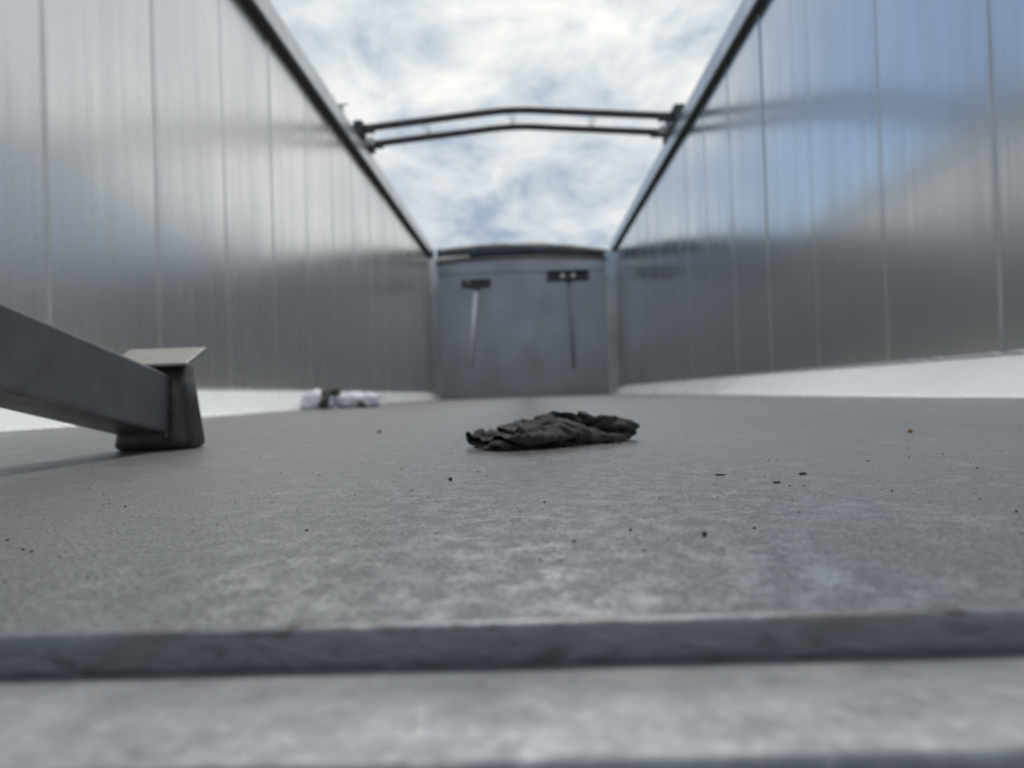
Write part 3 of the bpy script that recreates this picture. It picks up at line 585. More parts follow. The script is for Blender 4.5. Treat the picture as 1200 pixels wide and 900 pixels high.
# ---------------------------------------------------------------- the rag
# vertex positions of a sheet of cloth 52 x 68 quads that fell into a crumpled heap (tenths of a millimetre, each as a step from the one before)
RAG = (
    164,392,25,26,24,-17,2,-43,0,32,-22,3,13,-24,24,2,-32,-22,-18,-35,-3,-2,-38,-4,-27,-24,1,-27,-22,6,-22,-30,-5,-8,-14,27,-19,-18,-23,24,-31,-6,19,-28,13,12,-36,10,7,-39,15,-2,-41,-14,-31,-22,-22,12,-41,4,-10,-43,-6,-1,-42,3,1,-38,2,-6,-35,-3,0,-34,13,-22,-20,-17,-30,-24,4,-4,-33,10,-37,9,-8,-31,-27,12,-39,19,-15,-36,-26,1,-36,-19,29,-35,9,-30,-25,-32,16,-36,-26,9,-30,18,-23,-10,-39,1,-23,-8,29,-12,-25,-21,-21,-23,7,-27,0,0,-33,2,-17,-34,5,0,-27,15,18,-18,-27,-19,28,-32,0,19,-32,17,-11,-39,-3,-35,-14,14,11,-9,-31,-29,29,4,-20,15,13,
    628,1082,7,10,-36,9,41,-4,-8,-20,-35,8,0,-41,-1,31,-18,14,5,-38,0,-4,-37,-6,-12,-36,-5,-13,-27,-21,-22,-29,-1,-25,-28,4,-26,-4,21,-26,-19,-17,18,-30,-14,9,-30,25,13,-39,-11,-10,-40,14,2,-45,2,-19,-24,-30,0,-32,28,4,-44,6,2,-35,-1,2,-35,-2,-15,-33,2,10,-30,-3,-10,-34,-8,-41,7,14,-38,-16,3,-42,-4,-4,-39,-15,-7,-38,12,-27,-27,-13,34,-37,-30,-5,-38,-10,-26,-17,-14,36,-30,-28,-9,-23,8,-26,-18,-31,-9,-13,-4,34,-20,-27,-29,-11,6,35,-19,-33,-3,-24,-18,-8,-35,0,-3,-38,11,10,3,-36,-20,17,-35,2,17,-21,32,4,-40,-1,-26,-19,-22,-26,13,-21,-26,22,-1,
    623,1094,44,36,14,13,33,-22,-5,6,-43,4,-16,-39,9,-12,-38,-11,-2,-13,-31,0,-29,24,-6,-37,1,-16,-30,-14,5,-36,8,1,-35,0,-19,-33,-7,-38,0,8,-26,-18,-14,2,-27,-28,17,-37,-10,-4,-46,9,-11,-37,18,-9,-43,8,7,-24,-32,10,-36,1,10,-40,0,-10,-27,1,-6,-35,-2,-15,-25,12,3,-13,30,-39,2,-13,-38,-5,-14,-39,-19,-2,-34,5,31,-50,-12,-2,-14,-23,-40,-50,-11,5,-28,-7,32,-29,-26,-21,-29,-12,26,-22,-30,-2,-16,9,-31,-11,-26,-13,-22,-1,32,-8,-26,-24,-29,-15,18,1,-9,29,-19,-31,6,-29,-22,-4,-42,-3,-6,29,-30,6,-13,-31,-13,11,-23,26,-7,-37,-3,-18,-14,-32,-5,39,5,
    621,1124,47,6,-36,-9,36,-20,11,-21,1,-34,-10,-40,2,-14,-38,5,3,-37,-14,11,-25,-25,-23,-18,26,-5,-30,19,-3,-37,-8,0,-32,4,3,-33,12,-2,-39,2,-23,-17,-20,-37,-6,-19,-13,-25,-28,0,-42,-12,2,-44,8,-7,-41,-2,-7,-41,3,14,-36,4,8,-36,2,18,-21,31,-14,-26,-10,-33,-12,-15,6,-1,41,-28,-27,7,-38,-9,-11,-28,18,-26,-37,-11,-23,-42,-17,-5,-35,-22,32,-41,5,-24,-38,-29,0,-33,-14,24,-19,-27,-23,-21,-3,31,-27,-23,-3,2,4,-39,-35,-21,1,-8,-13,25,14,-16,27,-36,-8,-10,-16,-27,15,-2,-28,25,-22,-32,0,-23,-29,-1,-21,-11,-34,14,-24,33,-8,-30,1,-15,-27,-18,-6,1,-32,
    656,1130,83,19,-30,-5,-1,-39,-14,-31,15,-22,-11,-7,-40,2,-40,-11,3,-39,-9,-13,-29,14,7,-36,-17,-3,-29,20,-32,-12,20,1,-32,15,0,-34,11,1,-37,9,0,-38,7,0,-20,-28,2,-16,-36,-22,-33,3,-31,-31,8,-9,-42,-4,-7,-39,2,8,-40,0,36,-14,4,-8,-28,23,-9,-31,-5,-28,9,-31,-17,-13,32,-18,-25,-19,-34,-3,27,-39,-18,-7,-40,-8,-20,-34,16,-29,-33,-21,24,-49,-16,9,-33,-24,-13,-23,-11,-31,-18,-17,28,-18,-16,-23,-25,1,30,-15,-3,-35,4,-23,17,-30,-10,13,16,-10,27,-15,-28,13,-28,-22,14,-27,-25,-8,-20,-31,-5,-13,-27,22,-19,-13,-28,-10,-29,25,-4,-34,-13,9,-7,-33,-23,-22,16,
    668,1080,69,-2,10,-31,-1,-42,10,-9,-28,-24,-24,-2,-35,-10,-9,-36,6,-36,16,-3,-20,-30,-6,-35,2,-4,-28,22,-1,-35,-12,-15,-21,23,5,-37,8,-9,-31,16,-1,-38,12,-3,-37,9,-1,1,-34,30,-29,15,-7,-41,-10,-18,-34,10,-23,-28,10,22,-31,-19,-6,-29,20,-27,-14,4,-13,-33,2,0,21,-35,-31,-27,-3,-21,-16,25,-19,-10,-35,-47,-15,-6,-38,5,25,-45,-15,-2,-43,0,-26,-38,-14,23,-12,-16,-38,-26,-16,25,-27,-17,-24,-12,-16,27,-19,-2,-32,-21,0,27,-17,-33,-21,6,6,40,-22,-19,16,-13,-30,7,-14,-28,-16,-30,-12,20,-21,-33,7,-14,-34,-8,-25,-23,19,-5,-22,-26,-16,-31,11,21,1,-32,-23,-25,-5,
    667,1076,96,-8,-33,-16,8,-4,-41,-26,-31,4,-16,-31,-12,-1,-24,-28,-11,-11,-37,10,-30,27,-15,-7,-34,-8,-39,9,0,-32,6,5,-31,-14,3,-36,9,-3,-35,13,-14,-30,20,-10,-30,24,2,-33,-23,26,-24,20,35,-8,23,-3,-42,3,-13,-35,4,-21,-29,1,-36,-12,-22,-3,-17,32,-25,-26,-8,2,23,-32,-28,-30,-1,-14,-16,-29,-37,-11,18,-30,0,-36,-46,-17,-2,-40,7,29,-45,-7,-2,-11,-21,-36,-33,-15,24,-20,-13,-29,-21,-13,28,-26,-12,13,-12,8,-36,-25,-16,-5,-10,-31,-4,-22,-13,20,8,-32,9,-13,-28,7,-35,0,14,-17,-32,-4,-4,-39,0,-36,-10,7,-7,-39,3,-28,0,22,-19,-30,1,1,-27,-22,30,18,-16,
    669,1041,65,-35,-23,-5,-12,-27,-22,14,-24,-32,-41,-13,7,15,-17,-28,-27,-25,10,0,-38,-3,-2,-32,2,-26,-12,-28,5,-33,-2,2,-35,7,2,-35,-8,5,-38,0,-2,-40,7,-11,-30,25,-15,-31,24,28,-21,20,35,8,22,0,-40,-13,3,-25,28,-12,-33,3,-26,-11,-11,-36,-14,-2,-22,-15,-11,-16,-17,-26,21,-3,-35,-40,-10,16,-35,-13,-20,-42,-9,17,-32,2,-36,-44,3,17,-34,-23,-19,-26,-18,28,-29,-17,-31,-8,-17,38,-33,8,-21,-35,-16,7,-5,-34,16,-23,17,-29,-18,-25,1,28,-20,28,-24,-27,9,-19,-20,-23,-16,-21,-22,-9,-36,-3,-16,-39,1,-27,-25,4,-28,-26,5,-19,12,30,-5,-34,-6,-36,-14,-6,22,-16,-18,
    700,1051,48,-38,-7,4,13,-34,-24,-37,-17,-1,-2,-22,-30,-28,-25,17,-4,-22,-29,-13,-35,4,-8,-24,24,-17,-30,6,0,-33,-10,-2,-26,-22,0,-34,-3,2,-34,0,-2,-38,7,1,-24,31,2,-19,34,16,-27,22,22,-27,14,32,-24,15,-23,-13,-21,-16,-30,17,6,-8,-30,-26,-16,-18,-36,-6,11,6,-17,-30,-23,-12,-35,-34,-20,-4,-34,4,31,-35,-13,-28,-51,0,18,-36,-3,-30,-19,-20,33,-27,-14,-31,-37,-9,14,-9,-20,38,-28,-17,7,-25,-23,0,-29,5,-19,1,-29,24,-31,1,-30,9,-19,26,-14,-26,-25,-21,-24,11,-15,-30,-12,-11,-19,-28,-11,-35,14,-17,-19,-21,-26,-23,1,-29,-16,9,-19,-19,23,3,-13,-36,-21,-20,11,
    712,1050,41,-15,-23,-27,-19,-33,29,-21,-4,-36,-18,-34,9,-14,-22,-27,-14,-26,23,-17,-25,-24,-5,-22,26,-2,-31,-17,-5,-33,-2,-15,-31,-7,0,-35,8,10,-33,14,29,-27,10,29,-21,4,-4,-17,32,13,-25,25,22,-28,17,-11,-22,30,-20,-33,-8,-17,-14,-29,-16,-27,-9,6,14,-37,-15,-22,-13,-33,-16,-15,-24,-21,20,-22,2,-38,-43,-18,0,-41,1,23,-41,0,-29,-31,-18,36,-24,-11,-36,-11,-14,39,-33,-19,17,-38,-10,-23,-24,-7,22,-7,-22,-22,-20,-6,30,-10,-20,11,-32,-16,6,-14,-28,-6,-7,-28,-10,-20,1,-31,-8,-29,-17,-24,-30,0,1,-28,23,-17,-13,-30,-23,-20,-14,-12,-13,29,-21,-22,13,-17,-12,-27,-16,-20,-14,
    692,1004,68,-14,2,-39,-16,-28,25,-15,-35,-7,-17,0,-36,-17,-35,12,-10,-20,-25,-18,-25,20,-19,-26,4,4,-29,-20,-10,-32,-3,0,-29,23,18,-27,13,26,-25,2,31,-24,-7,30,-22,2,10,-23,29,14,-28,26,-7,-19,33,-26,-26,11,-23,-27,-4,-19,-23,-15,10,-11,-33,-35,-18,-3,2,-1,-33,-30,-21,11,-17,-18,-32,-46,-5,10,-29,-7,-35,-50,-9,13,-30,-11,33,-24,-8,-39,-30,-12,31,-32,-25,-14,-20,3,37,-36,-14,-1,-37,-18,-4,-12,-24,1,-1,-31,-23,-18,3,36,-4,-24,-30,-27,-12,15,-21,-23,8,-22,-28,7,-2,0,-38,-15,-31,18,-16,-35,3,-14,-32,-10,-16,11,-31,-19,-30,-5,-20,-2,30,-17,-29,3,12,3,-31,
    673,992,51,-26,-30,-1,-3,-25,-35,-26,-12,30,-18,-30,-12,-7,-1,-38,-24,-31,10,-14,-26,-14,-13,-33,4,-16,-31,0,25,-18,28,26,-15,3,11,-29,17,24,-25,2,34,-20,-12,33,-23,-2,18,-27,23,5,-22,32,-30,-23,8,-24,-28,13,-25,-22,2,-22,-23,-8,-9,-23,-21,6,-7,-33,-36,-8,2,0,-17,-29,-34,-15,-20,-42,-10,-4,-51,-9,4,-18,-12,37,-35,-10,-34,-39,-14,24,-36,-14,-24,-22,-9,36,-16,-25,-30,-27,-28,-2,-27,-27,-1,-27,-10,6,-28,0,31,5,-26,-31,-27,-5,28,3,-19,-32,-19,-27,5,-29,-5,28,-26,-19,-6,3,-29,-25,-19,-30,6,-20,-18,23,-18,-25,-9,-23,4,-32,-15,-27,1,-25,-1,33,7,-28,-23,
    676,994,43,12,-13,-34,-30,-24,16,-12,-27,-26,-31,-10,21,-14,-30,-12,-21,-10,-30,-13,-28,11,-21,-31,-2,10,-21,26,25,-17,13,27,-17,13,29,-21,9,28,-23,0,31,-23,-8,33,-21,-13,19,-27,23,-22,-25,20,-22,-29,-4,-21,-29,2,-24,-25,3,-29,-11,11,11,-21,-25,-29,-15,-9,1,-5,-33,-32,-18,-14,-38,-18,12,-36,-2,-28,-31,-13,34,-38,-28,-21,-37,-10,30,-43,1,-25,-28,-26,24,-31,-17,-26,-29,-25,17,-17,-15,-33,-15,-14,30,-20,-20,-17,-14,-28,-17,-17,23,33,-14,-32,-13,-22,-13,14,-4,-24,-29,-20,0,32,-15,-34,-21,-29,-21,-1,1,-29,30,-32,-15,-1,-11,-30,14,-20,9,-29,-11,-33,16,-22,5,-30,-18,-26,2,
    711,977,11,-31,-24,14,-3,-24,-35,-31,-12,25,-20,-26,-28,-30,-12,26,-20,-13,-26,-17,-31,0,5,-20,28,27,-14,5,31,-16,-2,21,-18,17,29,-22,4,28,-22,6,30,-19,-3,36,-25,-2,-1,-29,27,-25,-29,-9,-18,-30,-8,-19,-30,-4,-18,-29,-3,-30,-4,16,-19,-26,-4,17,-11,-30,-37,-10,11,-31,-21,-4,-22,-2,-36,-43,-14,19,-38,-16,-24,-45,-18,7,-30,-9,40,-47,-18,1,-29,-17,-30,-31,-20,16,-16,-18,-33,-24,-20,19,-20,-17,-22,-21,-12,29,0,-18,-34,-35,-9,1,-2,-14,34,-11,-15,-29,-24,-20,11,-17,-24,-14,-25,-19,22,5,-22,28,-31,-22,-18,-5,-12,37,-21,-23,5,-17,-30,-5,-24,11,-25,-8,-37,10,-7,18,-33,
    683,960,16,-1,-22,-28,-34,-24,-13,-29,-28,5,-11,-21,29,-39,-4,-23,-25,-22,17,8,-31,11,35,2,0,14,-21,22,25,-6,-17,27,-19,1,28,-21,6,28,-23,5,31,-20,1,24,-26,21,-17,-35,10,-22,-31,0,-19,-28,-10,-20,-26,-9,-20,-27,-4,-14,-20,-23,-28,-9,21,4,-14,-35,-23,-26,-12,-31,0,28,-35,-25,0,-39,3,-31,-29,-25,29,-51,-18,9,-36,-14,-33,-39,-28,-1,-42,1,19,-17,-25,-26,-25,-19,24,-28,-12,-23,-6,-27,28,-16,-1,-32,-24,-20,-4,-9,-16,33,-19,-13,-23,-11,-23,23,-19,-5,-32,-25,-23,0,-3,-14,34,-19,-31,16,-13,-26,12,-21,-21,-22,-24,-9,32,8,-21,-31,-32,3,25,-16,-33,7,-6,-25,-13,
    693,985,-58,-24,-26,27,-22,-32,3,-40,-10,-19,-17,-23,23,14,-32,12,-38,10,6,1,-31,17,27,-21,1,28,23,-10,27,-15,-9,22,-24,12,31,-16,-9,32,-18,-3,28,-23,11,7,-31,24,-22,-33,5,-20,-31,1,-19,-29,-8,-20,-26,-9,-17,-23,-16,-6,-15,-27,-23,-22,-3,-28,-19,3,-8,-12,-31,-33,-24,4,-38,-6,25,-45,-10,5,-29,-26,-31,-48,-23,15,-37,-16,25,-28,-1,-37,-43,-19,-10,-21,-19,30,-24,-18,-22,-21,-13,30,-21,-26,3,-16,-30,-7,-13,17,-33,-18,-32,3,-4,-10,36,-23,-17,-23,-7,-27,24,-30,-4,-22,-23,-28,1,-2,-35,-4,-18,-24,19,-7,-2,39,-18,-2,-29,-15,-24,-21,-13,-24,3,-30,-25,17,25,-9,-10,
    651,976,-22,-22,-32,-12,-25,-28,26,9,-18,26,-32,-18,20,33,-18,-14,-13,-22,23,-31,4,16,7,-31,10,32,-10,-6,32,2,-8,23,15,-21,29,-27,2,31,-15,-4,26,-25,14,-13,-34,12,-17,-32,-11,-20,-29,13,-19,-27,-6,-17,-26,-16,-17,-22,-14,-8,-15,-26,-23,-26,14,-14,-13,-29,-28,-25,3,-30,-13,-25,-35,-4,28,-37,-25,-24,-43,-20,16,-39,-18,25,-32,-22,-30,-45,-6,23,-33,-27,-1,-32,-13,-29,-22,-18,27,-18,-21,-27,-27,-24,9,-9,-11,32,-13,-27,-15,-33,4,-24,-9,-28,18,14,-20,28,-34,-6,-21,7,-26,27,-11,-35,-4,-32,-18,-6,-33,-6,-19,-10,-18,28,-9,-29,10,-16,14,-29,-20,-20,-17,15,-19,33,-23,-17,-20,
    646,952,-22,21,-28,21,-40,-6,12,-15,-28,29,36,-16,9,23,-28,1,-32,0,18,-1,-27,18,-29,-6,11,26,-30,4,24,15,-22,29,11,-14,32,-8,-7,35,-20,-9,11,-30,19,-18,-34,2,-16,-32,-7,-15,-25,-18,-21,-25,5,-17,-25,-10,-3,-19,-27,-27,-20,3,-12,-26,-24,-26,-16,3,-11,-19,-30,-36,-17,18,-42,-10,-18,-31,-24,28,-52,-16,5,-30,-33,-25,-46,-10,19,-33,-20,-29,-44,-18,8,-16,-15,30,-28,-11,-28,-31,-24,9,6,-24,26,-33,-7,-16,-17,-26,6,-1,-32,18,-39,6,-10,18,-20,32,-31,-16,-15,-17,-29,-3,18,-27,25,-31,-10,-22,-27,-19,8,-37,-6,-7,-14,-29,5,0,-34,14,-31,9,-25,9,-37,16,33,-3,7,
    645,964,-32,-13,-31,25,14,-43,-4,-16,9,36,0,-32,22,37,-12,-6,-12,-30,-2,-17,16,30,-27,-9,17,-8,-31,3,35,-2,-16,31,-2,-9,30,16,-8,32,-19,-17,-12,-36,6,-15,-20,-24,-16,-32,3,-5,-18,-26,-24,-25,3,-18,-28,-6,-17,-27,-10,4,-11,-32,-29,-20,7,-6,-20,-26,-35,-22,-10,-35,-20,1,-39,-11,24,-37,-25,-22,-43,-30,-4,-42,-19,23,-43,-17,-22,-26,-25,32,-44,1,-18,-33,-22,14,7,-35,22,-38,-2,-5,-21,-28,9,13,-31,13,-39,-1,-2,18,-34,13,-41,6,-5,-26,-22,11,21,-40,9,-37,-7,-6,-17,-30,3,19,-41,4,-37,3,6,-32,-8,1,17,-31,-17,-32,0,12,-29,-17,4,-7,-33,2,20,-29,3,
    702,973,-36,-5,-36,-17,-14,-6,37,12,-30,22,-16,3,35,4,-31,11,23,-30,-6,-25,-12,13,-13,23,28,-15,-33,6,1,-31,-16,33,4,-8,32,15,-6,28,-12,-21,-35,-9,-18,-10,-31,-9,-18,-11,-29,-7,-32,0,-8,-7,-29,-21,-25,-5,-21,-25,7,4,-12,-32,-16,-21,-17,-27,-26,-4,-25,-24,16,-36,-8,-25,-41,-23,-5,-46,-26,5,-32,-31,25,-51,-10,-12,-19,-42,23,-49,-1,0,-1,-46,13,-39,7,13,-27,-27,10,12,-39,2,-37,2,12,-25,-25,5,18,-35,3,-35,-3,11,0,-36,-8,-33,12,21,-18,-34,3,-10,-37,3,20,-26,-14,-31,-20,16,-6,-37,-3,-38,-2,11,24,-23,-22,-21,-17,-15,-21,10,26,-29,-13,15,-19,-28,-10,
    763,945,-77,-5,-40,14,-5,21,39,-14,-16,34,4,-22,27,6,-29,-28,-11,-2,34,-6,-19,24,-5,-35,-9,-9,-1,33,-15,-29,-3,-1,-29,-26,35,16,0,39,-1,-13,-39,-5,-20,-34,0,-11,-18,-17,-28,-17,-17,-24,5,-39,-4,-22,21,-23,-20,-25,-16,-10,-31,-7,1,-34,5,-28,2,-24,-35,-25,-5,-23,-34,14,-44,2,-17,-41,-26,11,-44,-30,10,-15,-46,13,-43,-17,18,-13,-45,-11,-28,-8,30,-9,-42,-13,-31,6,27,-18,-32,12,3,-34,-21,-25,-1,23,-28,-19,16,14,-37,-14,-35,-3,19,-2,-34,-24,-13,-7,34,-24,-32,10,-3,-40,-6,-2,-36,-17,-29,10,22,-22,-32,9,-12,-21,-23,17,-19,-15,-34,-12,-17,-4,-2,35,-27,-17,11,
    773,942,-104,-11,-8,37,-32,-32,4,18,-4,38,12,4,37,-1,-34,-13,-16,-29,4,4,25,30,-10,-28,15,-6,-34,-2,-10,-18,21,-16,-32,-4,0,-15,-37,38,6,-8,-7,8,-33,-36,-12,7,-35,-9,0,-31,-7,-16,-17,-20,-22,8,-19,-25,-37,13,5,-17,-21,-14,-10,-28,-15,1,-36,-5,-39,14,-2,-40,-24,0,-5,-48,-7,-29,-40,-8,-39,-20,23,-33,-29,30,-37,-30,10,0,-43,-18,-36,-6,29,-26,-31,4,-22,-33,-19,0,-3,38,-23,-33,-6,-10,-27,-18,-13,12,31,-19,-29,19,-15,-35,0,5,-16,-37,-29,-22,-7,1,-21,30,-10,-29,25,-24,-27,6,-31,-28,-1,1,-20,-30,-20,-19,23,-13,-25,-21,9,-2,-31,-33,-13,-2,-3,-13,30,
    774,955,-74,-32,-24,-6,-4,-1,42,5,-39,19,26,26,26,-14,-30,25,-5,-27,-27,-9,-11,28,9,23,31,-10,-35,-8,-9,-30,9,-13,-28,6,-13,-31,-18,-5,-20,-34,23,17,-29,-35,-6,-12,-36,-2,-6,-22,-20,12,-33,-11,11,-16,-7,-23,-6,-17,-33,-30,7,28,-22,-19,-12,-18,-30,-16,1,-28,-25,-36,-7,23,-37,-32,1,-27,-47,-5,-11,-43,-23,-42,-25,7,-11,-22,42,-32,-29,16,-20,-30,-29,-12,-15,34,-15,-25,-25,-11,-29,33,-18,-9,-29,-16,-15,34,-14,-23,14,-23,-23,-20,0,-18,35,-29,-26,-8,3,-22,-33,-30,-25,-13,-12,-26,26,8,-26,26,-28,-20,-2,-14,-37,7,-12,1,-34,-11,-29,24,-16,-24,-20,0,11,-36,-27,-17,7,
    773,950,-70,-8,-20,37,5,21,36,-6,-48,-4,22,0,38,-4,-7,32,-5,-28,-26,-16,-16,19,15,21,36,-20,-28,10,-1,-24,-31,-14,-16,32,-6,-18,-31,-9,-34,-26,-6,-30,-22,-32,-2,-20,-31,2,-18,-34,-3,-8,-7,-20,29,-31,-10,13,6,5,-36,-31,-21,7,-18,2,-28,-15,-34,14,-29,-27,-3,-21,-19,-32,-36,-37,-1,-17,-37,27,-38,-40,3,-25,-34,-27,-32,-29,22,-4,-18,43,-17,-26,-26,-29,-28,3,-9,-3,34,1,-34,-26,-28,-27,-7,-7,-11,34,-34,-12,-19,0,-24,30,-30,-22,-18,0,-26,29,-29,-26,-3,7,-16,-37,-24,-30,-1,-22,-27,11,7,-27,28,-26,-2,-24,-2,-34,-3,-32,1,-16,16,-32,23,-27,-14,-20,-10,5,-29,
    773,937,-39,-9,36,23,12,-21,36,2,-34,18,4,-33,14,11,16,33,-14,-43,-10,-3,20,33,-20,-31,-3,11,-1,34,-19,-25,-7,-9,-27,-24,-26,-16,25,-21,-21,-22,-17,-28,-24,-31,-6,-20,-27,-8,-22,1,-14,-31,-32,-9,-11,3,-14,31,-33,-13,-9,3,12,-33,-29,-25,-5,-22,-11,-18,-12,-37,19,-36,-27,3,-25,-31,-28,-33,-40,5,-18,-39,26,-31,-39,-12,-22,-8,36,-25,-43,3,-23,-10,24,-1,-24,-34,-13,-17,41,-22,-18,6,-14,-35,-17,-15,-10,-27,-17,-18,29,-23,-15,-19,-2,-26,30,-24,-23,-19,-2,-26,28,-23,-27,-1,-2,-30,-34,-13,-11,29,-17,-12,-27,-10,-36,9,-18,19,-28,-19,-25,-12,-15,-29,5,13,-27,23,-32,-11,-10,
    772,1005,-78,16,-6,42,-12,-40,10,17,-28,33,7,6,33,-3,-35,6,4,12,35,-7,-35,-7,-11,7,31,-21,-21,-30,5,-21,31,-14,-30,10,-27,-31,-1,-34,-23,-3,-39,-16,-10,-24,-15,-26,-24,-13,-24,7,-10,-31,-8,-10,-29,-29,-7,-14,-4,-18,32,-28,1,-18,5,-11,-37,-31,-21,-2,-31,-20,-18,-28,-40,9,-19,-23,34,-23,-41,-14,-24,-49,-1,-33,-11,32,-26,-39,7,-17,-16,33,-27,-37,4,2,-15,-41,-25,-15,5,-8,-30,32,-8,1,-41,-13,-27,21,-26,-18,-16,-13,-17,24,-22,-25,-22,-1,-23,30,-23,-20,-22,1,-24,30,-10,-28,3,-19,-36,-7,-16,-14,-21,-20,11,-30,-15,-24,-15,-7,-24,25,-16,-5,-31,-18,-29,6,5,-20,26,
    773,1030,-75,-6,-38,16,13,-29,37,11,13,34,0,-38,12,4,2,34,-4,-35,4,4,6,34,-16,-23,16,-18,-23,-19,-29,-13,-23,5,-30,19,-32,-26,-4,-40,-14,-6,-22,-32,1,-23,-33,2,-28,-17,-21,-28,-13,-16,17,-4,-30,-13,-4,-28,-32,-13,-10,-12,-13,32,-18,-7,-28,-6,-22,-33,-28,-24,-5,-26,-15,34,-28,-39,-18,-12,-34,36,-41,-20,13,-20,-50,-8,-19,-13,34,-23,-40,8,-19,-15,-23,-13,-30,16,-11,-8,-36,-4,-22,33,-25,-27,-9,-15,-9,-31,-7,-23,30,-27,-11,-25,-8,-20,34,-8,-32,-23,-18,-19,25,-19,-21,-30,7,-31,26,-22,2,-26,-26,-22,-17,-5,-27,-13,-24,-15,22,-2,-17,-29,-15,-25,20,-13,-6,-30,-23,-26,8,
    805,1037,-25,-7,-46,-6,11,8,40,4,-33,27,14,-5,34,-22,-31,0,19,-1,30,-10,-29,12,-19,-26,9,-17,18,-25,-27,-17,-15,-19,-32,4,-22,-35,-1,-39,-13,-6,-30,-31,-1,-26,-30,0,4,-39,7,-30,-24,-1,-24,-11,-18,-12,4,-25,6,-20,-33,-29,-7,18,-26,-18,5,15,-8,-32,-40,-20,9,-28,-24,-19,-18,-33,27,-34,-34,-15,-24,-30,22,0,-34,37,-41,-26,5,-30,-14,-29,3,-31,30,-18,-10,-31,-6,-30,24,-14,-6,-33,-24,-22,-9,6,-23,31,-28,-16,-24,-15,-29,8,-3,-15,35,-17,-32,2,-20,-35,-4,-8,17,-33,-17,-32,-9,-16,-27,-2,-17,-13,29,-1,-17,-31,-16,-23,-7,-22,-13,27,5,-13,-33,-15,-24,-12,-25,-18,18,
    791,1044,-68,8,-21,38,4,-38,23,14,10,38,-13,-37,-3,9,-14,31,-21,-25,-2,15,-18,24,-15,-27,12,-21,18,-23,-26,-31,-5,-27,-9,-22,-35,-22,-8,-24,-36,7,-29,-29,-3,-17,-33,13,-27,-20,-18,-14,-29,2,-9,-36,10,-10,20,-32,-12,-31,10,-20,-15,-24,-18,4,35,-18,-26,-18,-13,-14,-37,-31,-21,19,-20,-43,-10,-28,-15,32,-31,-42,9,-32,-18,-24,-25,-35,9,-2,-22,34,-11,-18,-32,-10,-24,25,-14,-18,-24,-20,-26,19,1,-6,-34,-22,-30,4,-14,-28,4,-8,-10,37,-15,-28,-21,-7,-32,20,-22,3,-26,-12,-37,-11,-19,-17,29,-10,-29,-29,-9,-3,37,-28,-20,0,15,-12,-37,-28,-15,15,-25,-26,2,18,-5,-31,-24,-26,-2,
    791,1064,-52,-8,-44,7,16,3,39,14,-26,30,-9,-30,23,-24,-25,-16,13,-14,22,-24,-23,-2,16,-21,24,-36,-4,-26,-12,-27,15,-33,-17,-17,-32,-6,-27,-29,-34,0,-14,-24,29,-25,-28,-13,-19,-25,14,-16,-20,-21,-12,-19,25,-2,-17,-33,-21,-22,-9,-15,-22,11,-26,-1,28,-12,-16,-31,-18,-25,-19,-34,-18,24,-18,-39,-9,-36,-28,20,-26,-23,-29,-31,-28,21,-22,-35,-18,6,-5,40,-26,-27,4,2,-20,-29,-22,-25,21,-8,-17,-27,-19,-26,18,-4,-22,-22,-15,-19,28,-25,-23,-24,7,-25,26,-23,-5,-30,-19,-35,-7,-8,-19,34,-16,-25,-18,-15,-19,26,-14,-21,-26,-11,-10,34,-24,-21,-7,-4,-22,-27,-17,-4,32,-20,-19,-23,20,-1,-26,
    775,1061,-29,8,-33,-30,-15,-32,21,4,-29,31,25,-15,28,-29,-20,-14,-13,-27,4,15,-8,32,-29,-15,-16,-1,-25,25,-23,-4,-29,-26,-27,-5,-36,-22,10,-21,-29,-24,-29,-28,14,-17,-16,33,-10,-29,-25,-24,-17,21,-6,-30,-20,-30,-4,25,7,-27,-26,-26,3,23,-13,-33,-12,-35,-9,4,-3,-26,-27,-29,-16,22,-28,-41,1,-27,-18,-34,-29,-32,14,-32,-19,-23,-11,-25,30,-20,-32,-11,2,-9,34,-15,-32,-2,-11,-21,-27,-16,-15,27,-3,-28,-27,-25,-16,27,0,-19,-41,-24,-25,-14,1,-34,22,-32,-20,-20,-8,-20,30,-23,-32,-7,-5,-12,30,-14,-29,-21,-18,-5,29,-4,-18,-31,-22,-21,3,-14,-10,30,-13,-23,-26,-24,-5,28,-18,-10,-27,
    830,1091,-60,-11,-43,5,-3,-43,-23,11,-7,41,-13,-37,-9,3,-17,34,-15,-20,-21,-13,-27,7,2,-9,36,-25,-11,-25,-6,-24,26,-31,-21,7,-39,-26,-3,-35,-22,-5,-5,-36,-23,-18,-17,34,-27,-25,5,-10,-25,-21,-22,-4,26,-5,-34,-15,-23,10,26,-6,-32,-17,-30,4,20,-7,-30,-22,-31,-22,-6,-10,-22,-33,-30,-30,-11,-28,-36,15,-29,-11,-32,-22,-32,22,-32,-21,-18,9,-21,31,-11,-37,13,-23,-4,-28,5,-28,32,-16,-27,15,-22,-26,0,-12,-32,-22,-21,-25,-16,3,-8,-38,-23,-34,0,-22,-31,11,-15,-25,17,-6,-8,35,-19,-21,-22,4,-21,30,-24,-21,4,-11,-15,-27,-16,-7,27,-16,-22,-21,-18,-9,31,-21,-20,-21,-30,-14,8,
